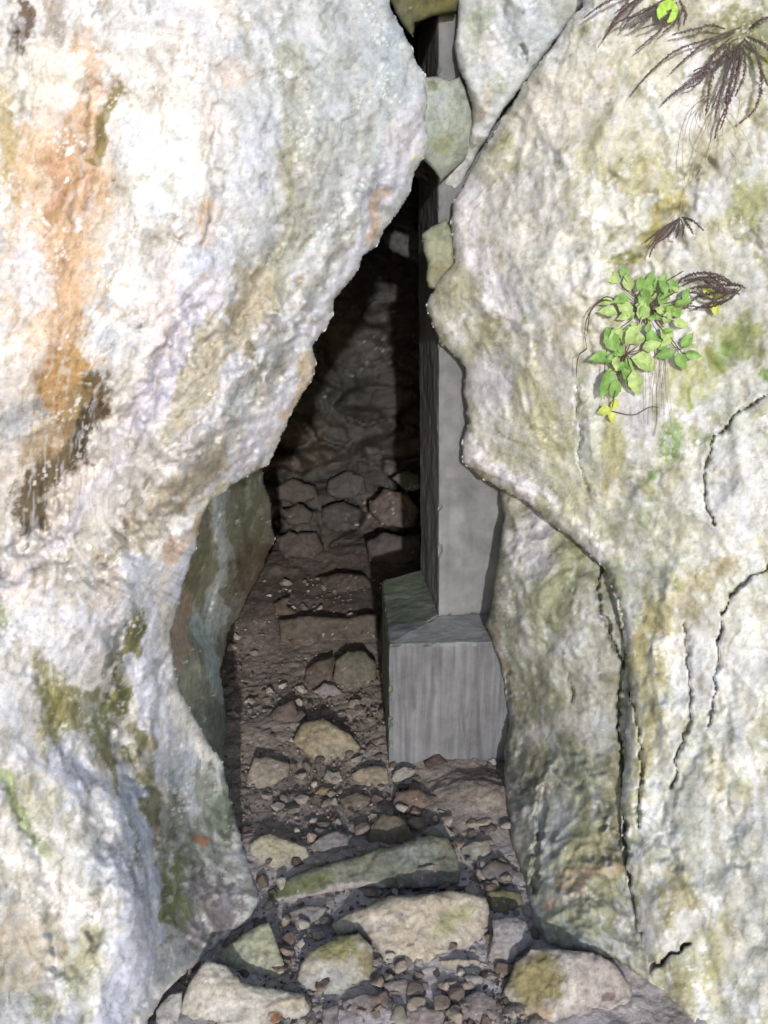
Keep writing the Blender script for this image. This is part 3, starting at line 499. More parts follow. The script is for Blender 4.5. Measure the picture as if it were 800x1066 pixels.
# soil heap against the concrete base
gz += .003*sstep(2.3, 2.05, gy)*nr
gz += .045*np.exp(-(((gx-.24)/.12)**2+((gy-2.27)/.08)**2))
V = np.stack([gx, gy, gz], -1).reshape(-1, 3); nx = len(xs); ny = len(ys)
I = np.arange(nx*ny).reshape(ny, nx); F_ = np.stack([I[:-1, :-1], I[:-1, 1:], I[1:, 1:], I[1:, :-1]], -1).reshape(-1, 4).tolist()
n = fbm(V*9, 4, 310); n2 = fbm(V*40, 3, 311)
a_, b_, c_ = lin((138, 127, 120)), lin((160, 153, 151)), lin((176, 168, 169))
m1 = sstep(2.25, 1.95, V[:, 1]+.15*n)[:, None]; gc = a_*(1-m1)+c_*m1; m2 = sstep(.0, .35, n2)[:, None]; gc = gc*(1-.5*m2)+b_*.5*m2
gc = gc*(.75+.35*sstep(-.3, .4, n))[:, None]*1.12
deep = sstep(2.45, 3.3, V[:, 1])[:, None]; gc = gc*(1-deep*(1-np.array([[.46, .44, .43]])))   # soil darkens towards the back: light falloff put into its colour
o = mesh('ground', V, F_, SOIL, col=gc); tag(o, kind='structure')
def ground_hit(px, py):
    d = ray(px, py); t = 1.0
    Y = 2.0
    for _ in range(9):
        t = (CAMZ-float(zg(0, Y)))/(-d[2]); Y = .5*Y+.5*t*d[1]
    t = (CAMZ-float(zg(0, Y)))/(-d[2]); return np.array([d[0]*t, d[1]*t, CAMZ-(-d[2])*t])
# ================================================================== RUBBLE STONES
def stone(name, poly, label, rgb, patches=(), tilt=42, lift=.7, thick=.55, seed=0, rollx=0, cat='stone', group=None, facet=.65, Yc=None, k=.66, mat=None, step=1.6, edge=.14):
    pa = np.array(poly, float); c = pa.mean(0); lo = pa.max(0)
    w = pa[:, 0].max()-pa[:, 0].min(); h = pa[:, 1].max()-pa[:, 1].min()
    g = ground_hit(c[0], min(lo[1], 1075)); g2 = ground_hit(c[0], c[1])
    Y = Yc or (g[1]*(1-lift)+g2[1]*lift)
    C0 = P(c[0], c[1], Y); sz = math.sqrt(w*h)/F*Y
    t = math.radians(tilt); ry = math.radians(rollx)
    n = np.array([math.sin(ry)*math.cos(t), -math.sin(t), math.cos(t)*math.cos(ry)]); n /= np.linalg.norm(n)
    r_ = random.Random(seed*31+5); planes = []
    for i in range(6):
        a = r_.uniform(0, 2*PI); planes.append((math.cos(a), math.sin(a), r_.uniform(.12, .3), r_.uniform(.35, 1.0)))
    ux = np.cross([0, 1, 0], n); ux = ux/np.linalg.norm(ux); uy = np.cross(n, ux)
    def surf(px, py, hh, D):
        d = ray(px, py); cam = np.array([0, 0, CAMZ]); tt = ((C0-cam)@n)/(d@n); p = cam+d*tt[..., None]
        q = p-C0; u = q@ux/sz; v = q@uy/sz
        b = np.full(px.shape, .16)
        for ca, sa, cc, sl in planes: b = np.minimum(b, cc-sl*facet*(u*ca+v*sa))
        hgt = hh+sz*b*.62+sz*.07*fbm(p*(1.8/sz), 3, seed)-sz*.035*billow(p*(5/sz), 3, seed+4)+.003*fbm(p*90, 3, seed+6)+sz*.02*sstep(-.02, .02, fbm(p*(2.5/sz), 3, seed+8))
        # move towards the camera along the view direction so that the outline stays put
        dn = d/np.linalg.norm(d, axis=-1)[..., None]
        return p-dn*(hgt/np.maximum(.5, -(dn@n)))[..., None]
    V, f, cx, cy = sheet(poly, surf, step, 4.2 if c[1] < 600 else 2.6, seed+400, edge_w=max(4, edge*min(w, h)), edge_r=sz*.09, thick=max(.02, sz*thick), inward=-.02 if False else .12, rings=4)
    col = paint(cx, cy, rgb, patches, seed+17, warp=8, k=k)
    o = mesh(name, V, f, mat or STONE, col=col)
    return tag(o, label, cat, group)
G = 'loose stones on the floor of the cleft'
T = (202, 188, 168); GY = (182, 172, 160); D_ = (120, 106, 94)
stones = [
 ([(344, 962), (366, 948), (410, 933), (440, 931), (468, 927), (507, 934), (511, 950), (509, 969), (504, 995), (478, 996), (455, 994), (452, 1018), (430, 1019), (395, 1010), (390, 988), (371, 971), (352, 976)], 'largest pale tan stone in the floor centre, flat topped with a green right corner', (206, 192, 172), [('e', 470, 960, 26, 10, -30, (178, 178, 128), .8), ('e', 400, 960, 40, 8, -10, (216, 204, 190), .8), ('s', [(345, 975), (392, 1000)], 5, (150, 136, 110), .6), ('e', 425, 985, 5, 3, 0, (90, 76, 64), .8)], dict(tilt=48)),
 ([(294, 1031), (308, 1020), (322, 989), (352, 975), (375, 969), (390, 987), (388, 1012), (372, 1028), (350, 1041), (322, 1036)], 'boulder with a mossy olive top left of the largest tan stone', (196, 188, 168), [('e', 350, 985, 30, 14, -20, (158, 154, 96), .9), ('e', 380, 1000, 9, 16, 0, (156, 140, 84), .7), ('e', 340, 1020, 26, 14, 0, (206, 202, 196), .7)], dict(tilt=45)),
 ([(216, 1002), (236, 986), (258, 970), (281, 958), (291, 988), (297, 1010), (288, 1024), (272, 1028), (252, 1020), (236, 1006)], 'angular green grey stone leaning at the left wall foot above the cream boulder', (190, 188, 160), [('e', 270, 975, 16, 16, 0, (182, 184, 148), .8), ('e', 265, 1015, 22, 9, 0, (186, 180, 170), .7)], dict(tilt=50, rollx=-20)),
 ([(186, 1048), (196, 1024), (215, 1001), (236, 1004), (254, 1022), (284, 1030), (318, 1036), (328, 1060), (330, 1120), (185, 1120)], 'cream boulder at the bottom edge, with an orange spot on its right end', (214, 206, 190), [('e', 290, 1058, 7, 8, 0, (150, 96, 56), .95), ('e', 230, 1045, 30, 16, 0, (226, 220, 208), .7), ('e', 300, 1045, 20, 8, 0, (206, 190, 160), .7)], dict(tilt=50)),
 ([(162, 1052), (176, 1036), (190, 1032), (188, 1060), (190, 1110), (158, 1110)], 'small pale stone in the bottom left corner against the left cliff', (206, 202, 196), [], dict(tilt=48)),
 ([(522, 1066), (524, 1032), (536, 1002), (553, 988), (586, 987), (618, 992), (640, 1004), (656, 1022), (664, 1048), (668, 1120), (520, 1120)], 'rounded boulder at bottom right, olive on the left half and pinkish on the right', (196, 182, 172), [('e', 556, 1020, 30, 34, 20, (160, 150, 100), .95), ('s', [(590, 1000), (596, 1030), (580, 1060)], 7, (214, 206, 194), .7), ('e', 560, 1060, 26, 12, -20, (198, 172, 132), .8), ('e', 633, 1038, 6, 7, 0, (110, 84, 80), .7)], dict(tilt=50, facet=.8)),
 ([(456, 999), (478, 998), (499, 1001), (496, 1019), (480, 1018), (462, 1012)], 'small tan block under the right end of the largest tan stone', (200, 184, 160), [], dict(tilt=60)),
 ([(499, 1020), (510, 990), (514, 958), (528, 954), (548, 957), (556, 982), (540, 996), (522, 1026)], 'grey tilted stone between the largest tan stone and the right buttress', (178, 168, 164), [('e', 530, 975, 14, 10, 0, (188, 182, 180), .7)], dict(tilt=40)),
 ([(507, 929), (526, 926), (543, 930), (545, 951), (520, 952), (511, 946)], 'olive stone touching the right buttress above the grey tilted stone', (140, 132, 96), [], dict(tilt=40)),
 ([(273, 948), (277, 926), (306, 909), (342, 899), (377, 888), (420, 877), (450, 869), (466, 872), (474, 885), (480, 900), (478, 921), (452, 925), (416, 926), (380, 922), (345, 930), (310, 938)], 'long grey green slab laid across the floor like a step', (138, 138, 120), [('s', [(280, 936), (340, 912)], 9, (112, 120, 76), .8), ('s', [(280, 947), (345, 930), (400, 922)], 5, (196, 184, 174), .9), ('e', 430, 890, 30, 12, -15, (142, 148, 138), .7), ('e', 465, 905, 10, 14, 0, (120, 114, 104), .7)], dict(tilt=35, facet=.3, thick=.35)),
 ([(414, 924), (415, 908), (436, 902), (455, 900), (457, 922), (436, 926)], 'small squarish grey stone set against the front of the long slab', (160, 150, 142), [], dict(tilt=50, lift=.0)),
 ([(257, 907), (260, 879), (270, 872), (282, 868), (300, 873), (319, 881), (324, 897), (306, 907), (280, 911)], 'blocky pale yellow stone at the left end above the long slab', (196, 188, 160), [('e', 300, 895, 18, 10, 0, (180, 172, 158), .6)], dict(tilt=48)),
 ([(319, 882), (334, 872), (352, 865), (365, 870), (361, 886), (344, 894), (328, 897)], 'mauve grey stone right beside the blocky pale yellow stone', (156, 146, 142), [], dict(tilt=44)),
 ([(379, 880), (384, 862), (397, 846), (414, 850), (424, 857), (434, 874), (412, 882), (394, 884)], 'brown rounded stone just behind the middle of the long slab', (134, 120, 100), [], dict(tilt=44)),
 ([(406, 840), (412, 824), (436, 822), (458, 830), (476, 840), (471, 850), (448, 851), (424, 850)], 'flat reddish brown stone in front of the concrete base', (136, 114, 100), [], dict(tilt=36)),
 ([(437, 868), (446, 860), (462, 857), (482, 873), (478, 880), (456, 876)], 'thin light grey stone chip right of the brown rounded stone', (174, 166, 166), [], dict(tilt=40)),
 ([(479, 884), (490, 878), (508, 875), (512, 890), (500, 902), (486, 903)], 'pale stone at the right tip of the long slab', (164, 158, 140), [], dict(tilt=45)),
 ([(504, 902), (516, 894), (531, 900), (540, 914), (526, 926), (508, 922), (488, 925), (486, 916)], 'dark topped grey stone low at the foot of the right buttress', (132, 122, 116), [], dict(tilt=40)),
 ([(303, 771), (308, 760), (317, 751), (336, 748), (352, 754), (365, 762), (378, 779), (374, 794), (355, 799), (338, 795), (322, 789)], 'big flat tan stone lying alone in the middle of the path', (172, 158, 128), [('e', 350, 785, 22, 12, 0, (158, 148, 130), .7)], dict(tilt=34)),
 ([(252, 824), (257, 806), (265, 789), (284, 788), (302, 794), (301, 808), (280, 820), (266, 825)], 'triangular pale stone below left of the big flat tan stone', (168, 156, 140), [], dict(tilt=36)),
 ([(365, 806), (374, 798), (390, 796), (404, 799), (406, 814), (392, 822), (372, 819)], 'rounded tan stone beside the left foot of the concrete base', (164, 148, 126), [], dict(tilt=42)),
 ([(405, 812), (410, 802), (420, 797), (434, 802), (424, 810), (414, 820)], 'small bright stone touching the front corner of the concrete base', (180, 172, 158), [], dict(tilt=42)),
 ([(338, 814), (344, 804), (354, 803), (357, 812), (348, 817)], 'small cream pebble under the big flat tan stone', (184, 176, 160), [], dict(tilt=40)),
 ([(326, 828), (336, 818), (350, 821), (348, 828)], 'thin ochre chip below the small cream pebble', (156, 134, 104), [], dict(tilt=40)),
 ([(350, 688), (362, 679), (382, 676), (393, 688), (394, 706), (388, 718), (366, 722), (352, 722), (346, 706)], 'squarish greenish stone in the path at the left of the concrete base', (118, 112, 94), [], dict(tilt=50)),
 ([(320, 696), (332, 688), (347, 684), (347, 706), (340, 716), (326, 720), (316, 710)], 'brown block adjoining the squarish greenish stone', (104, 90, 80), [], dict(tilt=50)),
 ([(326, 720), (338, 712), (350, 714), (356, 722), (340, 727)], 'small whitish chip under the brown block and greenish stone', (150, 136, 134), [], dict(tilt=50)),
 ([(283, 628), (294, 620), (306, 621), (299, 630), (310, 636), (309, 646), (290, 648)], 'hooked brown stone near the back of the path beside the inner wall', (106, 92, 74), [], dict(tilt=50)),
 ([(280, 746), (290, 736), (305, 730), (312, 745), (300, 756), (284, 756)], 'dull brown stone left of and behind the big flat tan stone', (112, 98, 88), [], dict(tilt=40)),
 ([(290, 646), (320, 640), (360, 641), (394, 639), (396, 668), (360, 671), (320, 670), (292, 669)], 'broad dark step edge stone crossing the back of the path', (100, 90, 80), [('s', [(292, 667), (392, 667)], 3, (120, 108, 96), .8)], dict(tilt=50, facet=.15, thick=.4)),
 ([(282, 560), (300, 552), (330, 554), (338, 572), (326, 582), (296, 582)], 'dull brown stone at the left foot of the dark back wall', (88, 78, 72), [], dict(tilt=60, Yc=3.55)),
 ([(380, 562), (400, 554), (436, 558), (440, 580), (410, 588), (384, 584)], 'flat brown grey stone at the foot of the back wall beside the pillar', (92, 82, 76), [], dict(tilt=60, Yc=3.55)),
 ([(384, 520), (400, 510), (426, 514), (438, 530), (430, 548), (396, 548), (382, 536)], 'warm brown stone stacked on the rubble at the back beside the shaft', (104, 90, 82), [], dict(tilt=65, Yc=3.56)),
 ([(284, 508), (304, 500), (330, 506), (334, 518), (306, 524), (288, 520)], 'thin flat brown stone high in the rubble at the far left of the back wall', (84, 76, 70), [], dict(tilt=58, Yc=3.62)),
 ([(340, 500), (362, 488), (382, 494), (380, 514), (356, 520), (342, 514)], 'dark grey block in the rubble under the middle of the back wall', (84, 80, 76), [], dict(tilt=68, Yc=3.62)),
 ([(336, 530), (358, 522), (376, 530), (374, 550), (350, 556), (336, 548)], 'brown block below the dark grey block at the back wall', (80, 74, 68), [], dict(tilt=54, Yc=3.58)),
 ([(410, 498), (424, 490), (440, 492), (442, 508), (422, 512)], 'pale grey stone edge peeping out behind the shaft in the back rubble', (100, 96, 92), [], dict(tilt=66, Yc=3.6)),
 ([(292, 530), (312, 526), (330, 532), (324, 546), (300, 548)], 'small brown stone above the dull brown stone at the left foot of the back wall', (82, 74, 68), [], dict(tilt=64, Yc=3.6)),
 ([(330, 600), (352, 596), (382, 600), (392, 612), (372, 622), (340, 618)], 'dark flat stone in shadow left of the concrete base top', (86, 74, 66), [], dict(tilt=45)),
 ([(320, 870), (330, 862), (346, 864), (350, 870), (336, 878)], 'small grey pebble on soil behind the mauve grey stone', (140, 130, 124), [], dict(tilt=40)),
 ([(414, 926), (440, 926), (468, 924), (505, 920), (509, 934), (468, 928), (436, 931), (420, 931)], 'flat dark shard squeezed between the long slab and the largest tan stone', (118, 104, 100), [], dict(tilt=35)),
 ([(480, 1040), (500, 1030), (518, 1040), (516, 1062), (494, 1070), (478, 1060)], 'low mauve stone at the bottom edge left of the rounded boulder', (156, 142, 138), [], dict(tilt=30)),
 ([(398, 1024), (420, 1019), (446, 1023), (452, 1036), (430, 1044), (404, 1040)], 'flat dusty stone half buried under the front edge of the largest tan stone', (158, 144, 138), [], dict(tilt=32)),
 ([(356, 1044), (380, 1034), (400, 1042), (404, 1058), (380, 1066), (358, 1060)], 'dusty mauve stone below the boulder with the mossy olive top', (150, 136, 132), [], dict(tilt=32)),
 ([(336, 1050), (352, 1046), (356, 1070), (350, 1100), (330, 1100)], 'narrow grey stone right of the cream boulder at the bottom edge', (160, 150, 146), [], dict(tilt=40)),
 ([(412, 1050), (436, 1046), (462, 1052), (470, 1075), (440, 1110), (408, 1090)], 'broad low stone cut by the bottom edge near the centre', (166, 152, 146), [], dict(tilt=30)),
 ([(456, 1030), (474, 1022), (492, 1024), (490, 1036), (472, 1044), (458, 1040)], 'small brownish stone right of centre near the bottom edge under the tan block', (150, 136, 124), [], dict(tilt=34)),
 ([(296, 950), (320, 942), (340, 944), (336, 958), (312, 966), (298, 962)], 'crumbly pale stone in the soil between the long slab and the angular green grey stone', (158, 148, 144), [], dict(tilt=30)),
 ([(352, 832), (372, 824), (388, 830), (384, 842), (362, 846)], 'small brown stone lying between the flat tan stone and the slab', (138, 122, 108), [], dict(tilt=34)),
 ([(440, 792), (456, 782), (470, 796), (466, 808), (446, 806)], 'small dark brown clod touching the foot of the base front', (104, 84, 76), [], dict(tilt=50)),
 ([(490, 830), (504, 822), (516, 830), (510, 842), (494, 842)], 'small white stone in the soil heap right of the reddish brown stone', (190, 182, 180), [], dict(tilt=40)),
 ([(500, 862), (512, 858), (524, 866), (520, 876), (506, 874)], 'small dark stone in the soil right against the buttress foot', (120, 106, 100), [], dict(tilt=40)),
]
for i, (poly, label, rgb, pt, kw) in enumerate(stones):
    big = (max(p[0] for p in poly)-min(p[0] for p in poly)) > 60
    deep = min(p[1] for p in poly) < 740
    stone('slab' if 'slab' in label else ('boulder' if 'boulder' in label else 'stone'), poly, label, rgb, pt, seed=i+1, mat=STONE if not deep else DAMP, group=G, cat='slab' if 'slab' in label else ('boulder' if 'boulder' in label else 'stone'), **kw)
# gravel and small broken stone, beyond counting
def gravel(n):
    ico = [(-.526, .851, 0), (.526, .851, 0), (-.526, -.851, 0), (.526, -.851, 0), (0, -.526, .851), (0, .526, .851), (0, -.526, -.851), (0, .526, -.851), (.851, 0, -.526), (.851, 0, .526), (-.851, 0, -.526), (-.851, 0, .526)]
    fc = [(0, 11, 5), (0, 5, 1), (0, 1, 7), (0, 7, 10), (0, 10, 11), (1, 5, 9), (5, 11, 4), (11, 10, 2), (10, 7, 6), (7, 1, 8), (3, 9, 4), (3, 4, 2), (3, 2, 6), (3, 6, 8), (3, 8, 9), (4, 9, 5), (2, 4, 11), (6, 2, 10), (8, 6, 7), (9, 8, 1)]
    ico = np.array(ico); V = []; Fc = []; C_ = []
    pal = [lin(c) for c in ((146, 134, 126), (160, 150, 142), (118, 104, 96), (184, 176, 168), (106, 92, 86), (134, 124, 118))]
    for i in range(n):
        px = rng.uniform(170, 560); py = rng.uniform(600, 1075) if rng.random() < .8 else rng.uniform(1000, 1075)
        g = ground_hit(px, py); s = min(.018, .0022*math.exp(rng.exponential(.58)))
        if py > 985: s *= .85
        A = ico*(1+.35*rng.uniform(-1, 1, (12, 1)))*np.array([s, s*rng.uniform(.6, 1), s*rng.uniform(.4, .8)])
        a = rng.uniform(0, 2*PI); ca, sa = math.cos(a), math.sin(a); R_ = np.array([[ca, -sa, 0], [sa, ca, 0], [0, 0, 1]])
        b = rng.uniform(-.6, .6); Rb = np.array([[1, 0, 0], [0, math.cos(b), -math.sin(b)], [0, math.sin(b), math.cos(b)]])
        off = len(V)*12; V.append(A@Rb.T@R_.T+g+np.array([0, 0, .1*s+.002])); Fc += [[x+off for x in t] for t in fc]
        C_.append(np.repeat([pal[rng.integers(6)]*rng.uniform(.5, .85)], 12, 0))
    o = mesh('gravel', np.vstack(V), Fc, STONE, col=np.vstack(C_), smooth=False); tag(o, kind='stuff', label='small broken gravel scattered over the dark soil floor', cat='gravel')
gravel(6500)

# small loose stones bedded in the front of the floor: six shapes, copied
def small_stone(i, rgb):
    V = [];  F_ = []; n = 12; m = 8; r_ = np.random.default_rng(500+i)
    for a in range(m+1):
        for b in range(n):
            t = PI*a/m; u = 2*PI*b/n; V.append((math.sin(t)*math.cos(u), math.sin(t)*math.sin(u), math.cos(t)))
    for a in range(m):
        for b in range(n): F_.append([a*n+b, (a+1)*n+b, (a+1)*n+(b+1) % n, a*n+(b+1) % n])
    V = np.array(V); pl = r_.normal(size=(9, 3)); pl /= np.linalg.norm(pl, axis=1)[:, None]
    for p_ in pl:
        d = V@p_; c_ = r_.uniform(.35, .8); V = V-np.clip(d-c_, 0, None)[:, None]*p_
    V = V*(1+.12*fbm(V*2+i*5, 3, 510)[:, None])*np.array([1, .75, .42])
    o = mesh('small_stone', V*.025, F_, STONE, col=np.ones((len(V), 3))*lin(rgb)*.62*(1+.3*fbm(V*3, 3, 520)[:, None]))
    return tag(o, 'small pale angular stone, loose among the bigger slabs at the front of the floor', 'stone', 'small loose stones between the floor slabs')
pal_ = [(188, 176, 162), (172, 158, 148), (196, 188, 180), (156, 142, 132), (164, 158, 140), (140, 124, 116)]
src_ = [small_stone(i, c_) for i, c_ in enumerate(pal_)]
spots_ = [(rng.uniform(275, 530), rng.uniform(845, 1066)) for _ in range(58)]+[(rng.uniform(440, 540), rng.uniform(845, 935)) for _ in range(14)]+[(rng.uniform(390, 510), rng.uniform(1015, 1068)) for _ in range(12)]
for i, (px_, py_) in enumerate(spots_):
    o = src_[i % 6] if i < 6 else src_[i % 6].copy()
    if i >= 6: COL.objects.link(o)
    g_ = ground_hit(px_, py_); k_ = rng.uniform(.45, 1.15)
    o.location = (g_[0], g_[1], g_[2]+.011+.005*k_); o.scale = (k_*rng.uniform(.8, 1.2), k_, k_*rng.uniform(.7, 1.1)); o.rotation_euler = (rng.uniform(-.4, .4), rng.uniform(-.4, .4), rng.uniform(0, 6.28))

# ================================================================== CONCRETE PILLAR
conc, cx_ = plain_mat('weathered_concrete', tuple(lin((126, 128, 131))*.75), .85, .14, 24, .5)
concb, _ = plain_mat('board_marked_concrete', tuple(lin((118, 119, 124))*.75), .85, .20, 90, .5, streak=True)
concg, _ = plain_mat('algae_stained_concrete', tuple(lin((112, 122, 108))*.75), .8, .25, 14, .3)
import bmesh
def prism(name, rings, mat, root, mats=None, cuts=(40, 60)):
    """rings: list of 4-corner loops from bottom to top."""
    V = [tuple(p) for r in rings for p in r]; Fc = []
    for k in range(len(rings)-1):
        for i in range(4): Fc.append([k*4+i, k*4+(i+1) % 4, (k+1)*4+(i+1) % 4, (k+1)*4+i])
    Fc.append([3, 2, 1, 0]); t = (len(rings)-1)*4; Fc.append([t, t+1, t+2, t+3])
    V = np.array(V)-np.array(root.location)
    o = mesh(name, V, Fc, mat, root, smooth=False)
    for m in (mats or ()): o.data.materials.append(m)
    bm = bmesh.new(); bm.from_mesh(o.data)
    vert = [e for e in bm.edges if abs(e.verts[0].co.z-e.verts[1].co.z) > .2]; horiz = [e for e in bm.edges if e not in vert]
    bmesh.ops.subdivide_edges(bm, edges=vert, cuts=cuts[1], use_grid_fill=True)
    hz = [e for e in bm.edges if abs(e.verts[0].co.z-e.verts[1].co.z) < .05 and e.calc_length() > .03]
    bmesh.ops.subdivide_edges(bm, edges=hz, cuts=cuts[0], use_grid_fill=True)
    sharp = {v for e in bm.edges if len(e.link_faces) == 2 and e.calc_face_angle() > .25 for v in e.verts}
    cen_ = np.mean([v.co for v in bm.verts], 0)
    P_ = np.array([v.co for v in bm.verts])+np.array(root.location); nn = fbm(P_*14, 3, 91)*.004+fbm(P_*50, 3, 92)*.0016; ch = np.clip(fbm(P_*30, 3, 93)-.12, 0, 1)*.03+.0025
    for i, v in enumerate(bm.verts):
        v.co += v.normal*float(nn[i])
        if v in sharp: v.co -= v.normal*float(ch[i])
    bm.to_mesh(o.data); bm.free(); o.data.update()
    return o
YB = 2.42
fl = P(405, 671, YB); zt = float(fl[2]); bl = P(398, 601, 1.0)
# solve the back-left corner of the base on the plane z = zt
def onz(px, py, z):
    d = ray(px, py); t = (CAMZ-z)/(-d[2]); return np.array([d[0]*t, d[1]*t, z])
b_fl = onz(405, 671, zt); b_bl = onz(398, 604, zt); vx = b_bl-b_fl; side = np.array([vx[1], -vx[0], 0]); side /= np.linalg.norm(side)
Wb = .46; b_fr = b_fl+side*Wb; b_br = b_bl+side*Wb
rise = .022; s_fl = onz(457, 641, zt+rise); s_bl = onz(438, 593, zt+rise); vs = s_bl-s_fl; ss = np.array([vs[1], -vs[0], 0]); ss /= np.linalg.norm(ss); Ws = .30
s_fr = s_fl+ss*Ws; s_br = s_bl+ss*Ws
root = empty('concrete_pillar', (float(b_fl[0]), float(b_fl[1]), 0), 'grey square concrete pillar on a wider stepped base, standing in the cleft', 'pillar')
dz = lambda r, z: [np.array([p[0], p[1], z]) for p in r]
bot = [b_fl, b_fr, b_br, b_bl]; sh = [s_fl, s_fr, s_br, s_bl]
cen = sum(bot)/4
o = prism('base', [dz(bot, -.1), dz(bot, zt)]+[dz(sh, zt+rise)], concb, root, [conc, concg])
for pl in o.data.polygons:
    c = pl.center; n = pl.normal
    if abs(n.z) > .3: pl.material_index = 1
    if n.x < -.3 or (abs(n.z) > .3 and c.x+root.location.x < s_fl[0]-.01 and c.y+root.location.y > s_fl[1]-.02): pl.material_index = 2
leanx = -.035
top = [np.array([p[0]+leanx, p[1], 2.45]) for p in sh]
o = prism('shaft', [dz(sh, zt+rise-.003), top], conc, root, [], cuts=(30, 200))
# ================================================================== roof block seen behind the cliff edge
stone('lintel_rock', [(398, 244), (412, 224), (428, 190), (440, 180), (470, 200), (470, 290), (436, 276), (414, 264), (404, 256)], 'grey smooth lintel rock in the dark, behind the pillar shaft top', (86, 88, 86), [], tilt=60, Yc=3.2, seed=77, mat=DAMP, cat='rock')

# ================================================================== PLANTS
def tube(path, r0, r1, n=5):
    path = np.array(path, float); V = []; Fc = []
    for i, p in enumerate(path):
        a = path[min(i+1, len(path)-1)]-path[max(i-1, 0)]; a /= np.linalg.norm(a)+1e-9
        u = np.cross(a, [0.1, 1, .2]); u /= np.linalg.norm(u)+1e-9; v = np.cross(a, u); r = r0+(r1-r0)*i/(len(path)-1)
        for k in range(n): V.append(p+r*(math.cos(2*PI*k/n)*u+math.sin(2*PI*k/n)*v))
    for i in range(len(path)-1):
        for k in range(n): Fc.append([i*n+k, i*n+(k+1) % n, (i+1)*n+(k+1) % n, (i+1)*n+k])
    return np.array(V), Fc
def smooth(pts, m=8):
    p = np.array(pts, float); p = np.vstack([2*p[0]-p[1], p, 2*p[-1]-p[-2]]); out = []
    for i in range(1, len(p)-2):
        for t in np.linspace(0, 1, m, endpoint=False):
            out.append(.5*((2*p[i])+(-p[i-1]+p[i+1])*t+(2*p[i-1]-5*p[i]+4*p[i+1]-p[i+2])*t*t+(-p[i-1]+3*p[i]-3*p[i+1]+p[i+2])*t**3))
    out.append(p[-2]); return np.array(out)
from mathutils.bvhtree import BVHTree
BV = BVHTree.FromPolygons([v.co for v in right_rock.data.vertices], [p_.vertices for p_ in right_rock.data.polygons])
def on_rock(px, py, off):   # point standing off the real surface of the right cliff by off metres
    d = ray(px, py); d = d/np.linalg.norm(d); h = BV.ray_cast(Vector((0, 0, CAMZ)), Vector(d.tolist()))
    Y = h[0].y if h[0] is not None else float(YR(np.array([px], float), np.array([py], float))[0])
    return P(px, py, Y-off-.002)
def gather(parts):
    V = []; F_ = []; n = 0
    for v, f in parts: V.append(v); F_ += [[x+n for x in q] for q in f]; n += len(v)
    return np.vstack(V), F_
leafm, lx = plain_mat('green_leaf', (.17, .30, .08), .55, .3, 90, .15); leafm2, _ = plain_mat('pale_leaf', (.32, .42, .16), .55, .25, 90, .15); leafm3, _ = plain_mat('yellow_leaf', (.42, .46, .10), .5, .25, 90, .1)
darkm, _ = plain_mat('withered_frond', (.115, .08, .08), .8, .4, 200, .3); stemm, _ = plain_mat('brown_stem', (.10, .06, .045), .7, .3, 100, .2); rootm, _ = plain_mat('pale_root', (.42, .36, .29), .8, .25, 100, .2); grm, _ = plain_mat('round_leaf', (.32, .50, .08), .5, .2, 120, .1)
def leaf(c, L, Wd, ang, nrm, fold=.5, curl=.35):
    """Ovate pointed leaf, tip pointing along ang in the picture plane."""
    nrm = np.array(nrm, float); nrm /= np.linalg.norm(nrm); up = np.array([0, 0, 1.]); ex = np.cross(up, -nrm); ex /= np.linalg.norm(ex)+1e-9; ez = np.cross(-nrm, ex)
    ex = -ex if ex[0] < 0 else ex; ez = ez if ez[2] > 0 else -ez
    a = math.radians(ang); d = ex*math.cos(a)+ez*math.sin(a); s = np.cross(nrm, d)
    V = []; F_ = []; n = 9
    for i in range(n):
        t = i/(n-1); w = Wd*.5*(math.sin(PI*min(1, t**.75)))*(1 if t < .98 else .3)
        w *= (1+.08*(-1)**i)
        base = c+d*L*(t-.15)+nrm*(-curl*L*(t-.3)**2)
        for sx in (-1, -.5, 0, .5, 1): V.append(base+s*w*sx+nrm*(fold*w*abs(sx)))
    for i in range(n-1):
        for j in range(4): F_.append([i*5+j, i*5+j+1, (i+1)*5+j+1, (i+1)*5+j])
    return np.array(V), F_
# the leafy green plant. leaf centres (photo px), length px, angle (0 = right, 90 = up), shade
lv = [(643, 292, 26, 150, 1), (656, 300, 26, 110, 1), (665, 300, 24, 60, 0), (676, 302, 30, 80, 0), (684, 300, 26, 60, 0), (692, 304, 22, 100, 0), (704, 303, 22, 120, 0), (652, 309, 24, 200, 0), (672, 318, 30, 100, 0), (688, 314, 26, 60, 0), (706, 316, 24, 20, 0), (712, 310, 18, 60, 0),
 (640, 326, 26, 170, 1), (655, 326, 30, 130, 1), (668, 330, 30, 80, 1), (684, 330, 26, 40, 0), (697, 326, 24, 30, 1), (703, 335, 22, -20, 1), (662, 342, 28, 240, 1), (645, 342, 26, 230, 1), (676, 345, 26, -80, 0), (690, 344, 32, -50, 1), (686, 352, 24, -70, 0),
 (640, 362, 36, 115, 0), (651, 356, 34, 70, 1), (632, 372, 30, 180, 0), (634, 388, 42, 255, 0), (650, 382, 38, 280, 0), (662, 374, 44, -25, 1), (660, 390, 34, -75, 1), (672, 362, 26, 20, 1), (642, 398, 28, 262, 0), (670, 352, 24, 200, 1),
 (700, 366, 26, 200, 0), (706, 370, 26, -60, 0), (712, 360, 24, 60, 0), (716, 368, 22, -10, 0), (636, 314, 20, 190, 1), (648, 286, 20, 70, 0), ]
rl = random.Random(9)
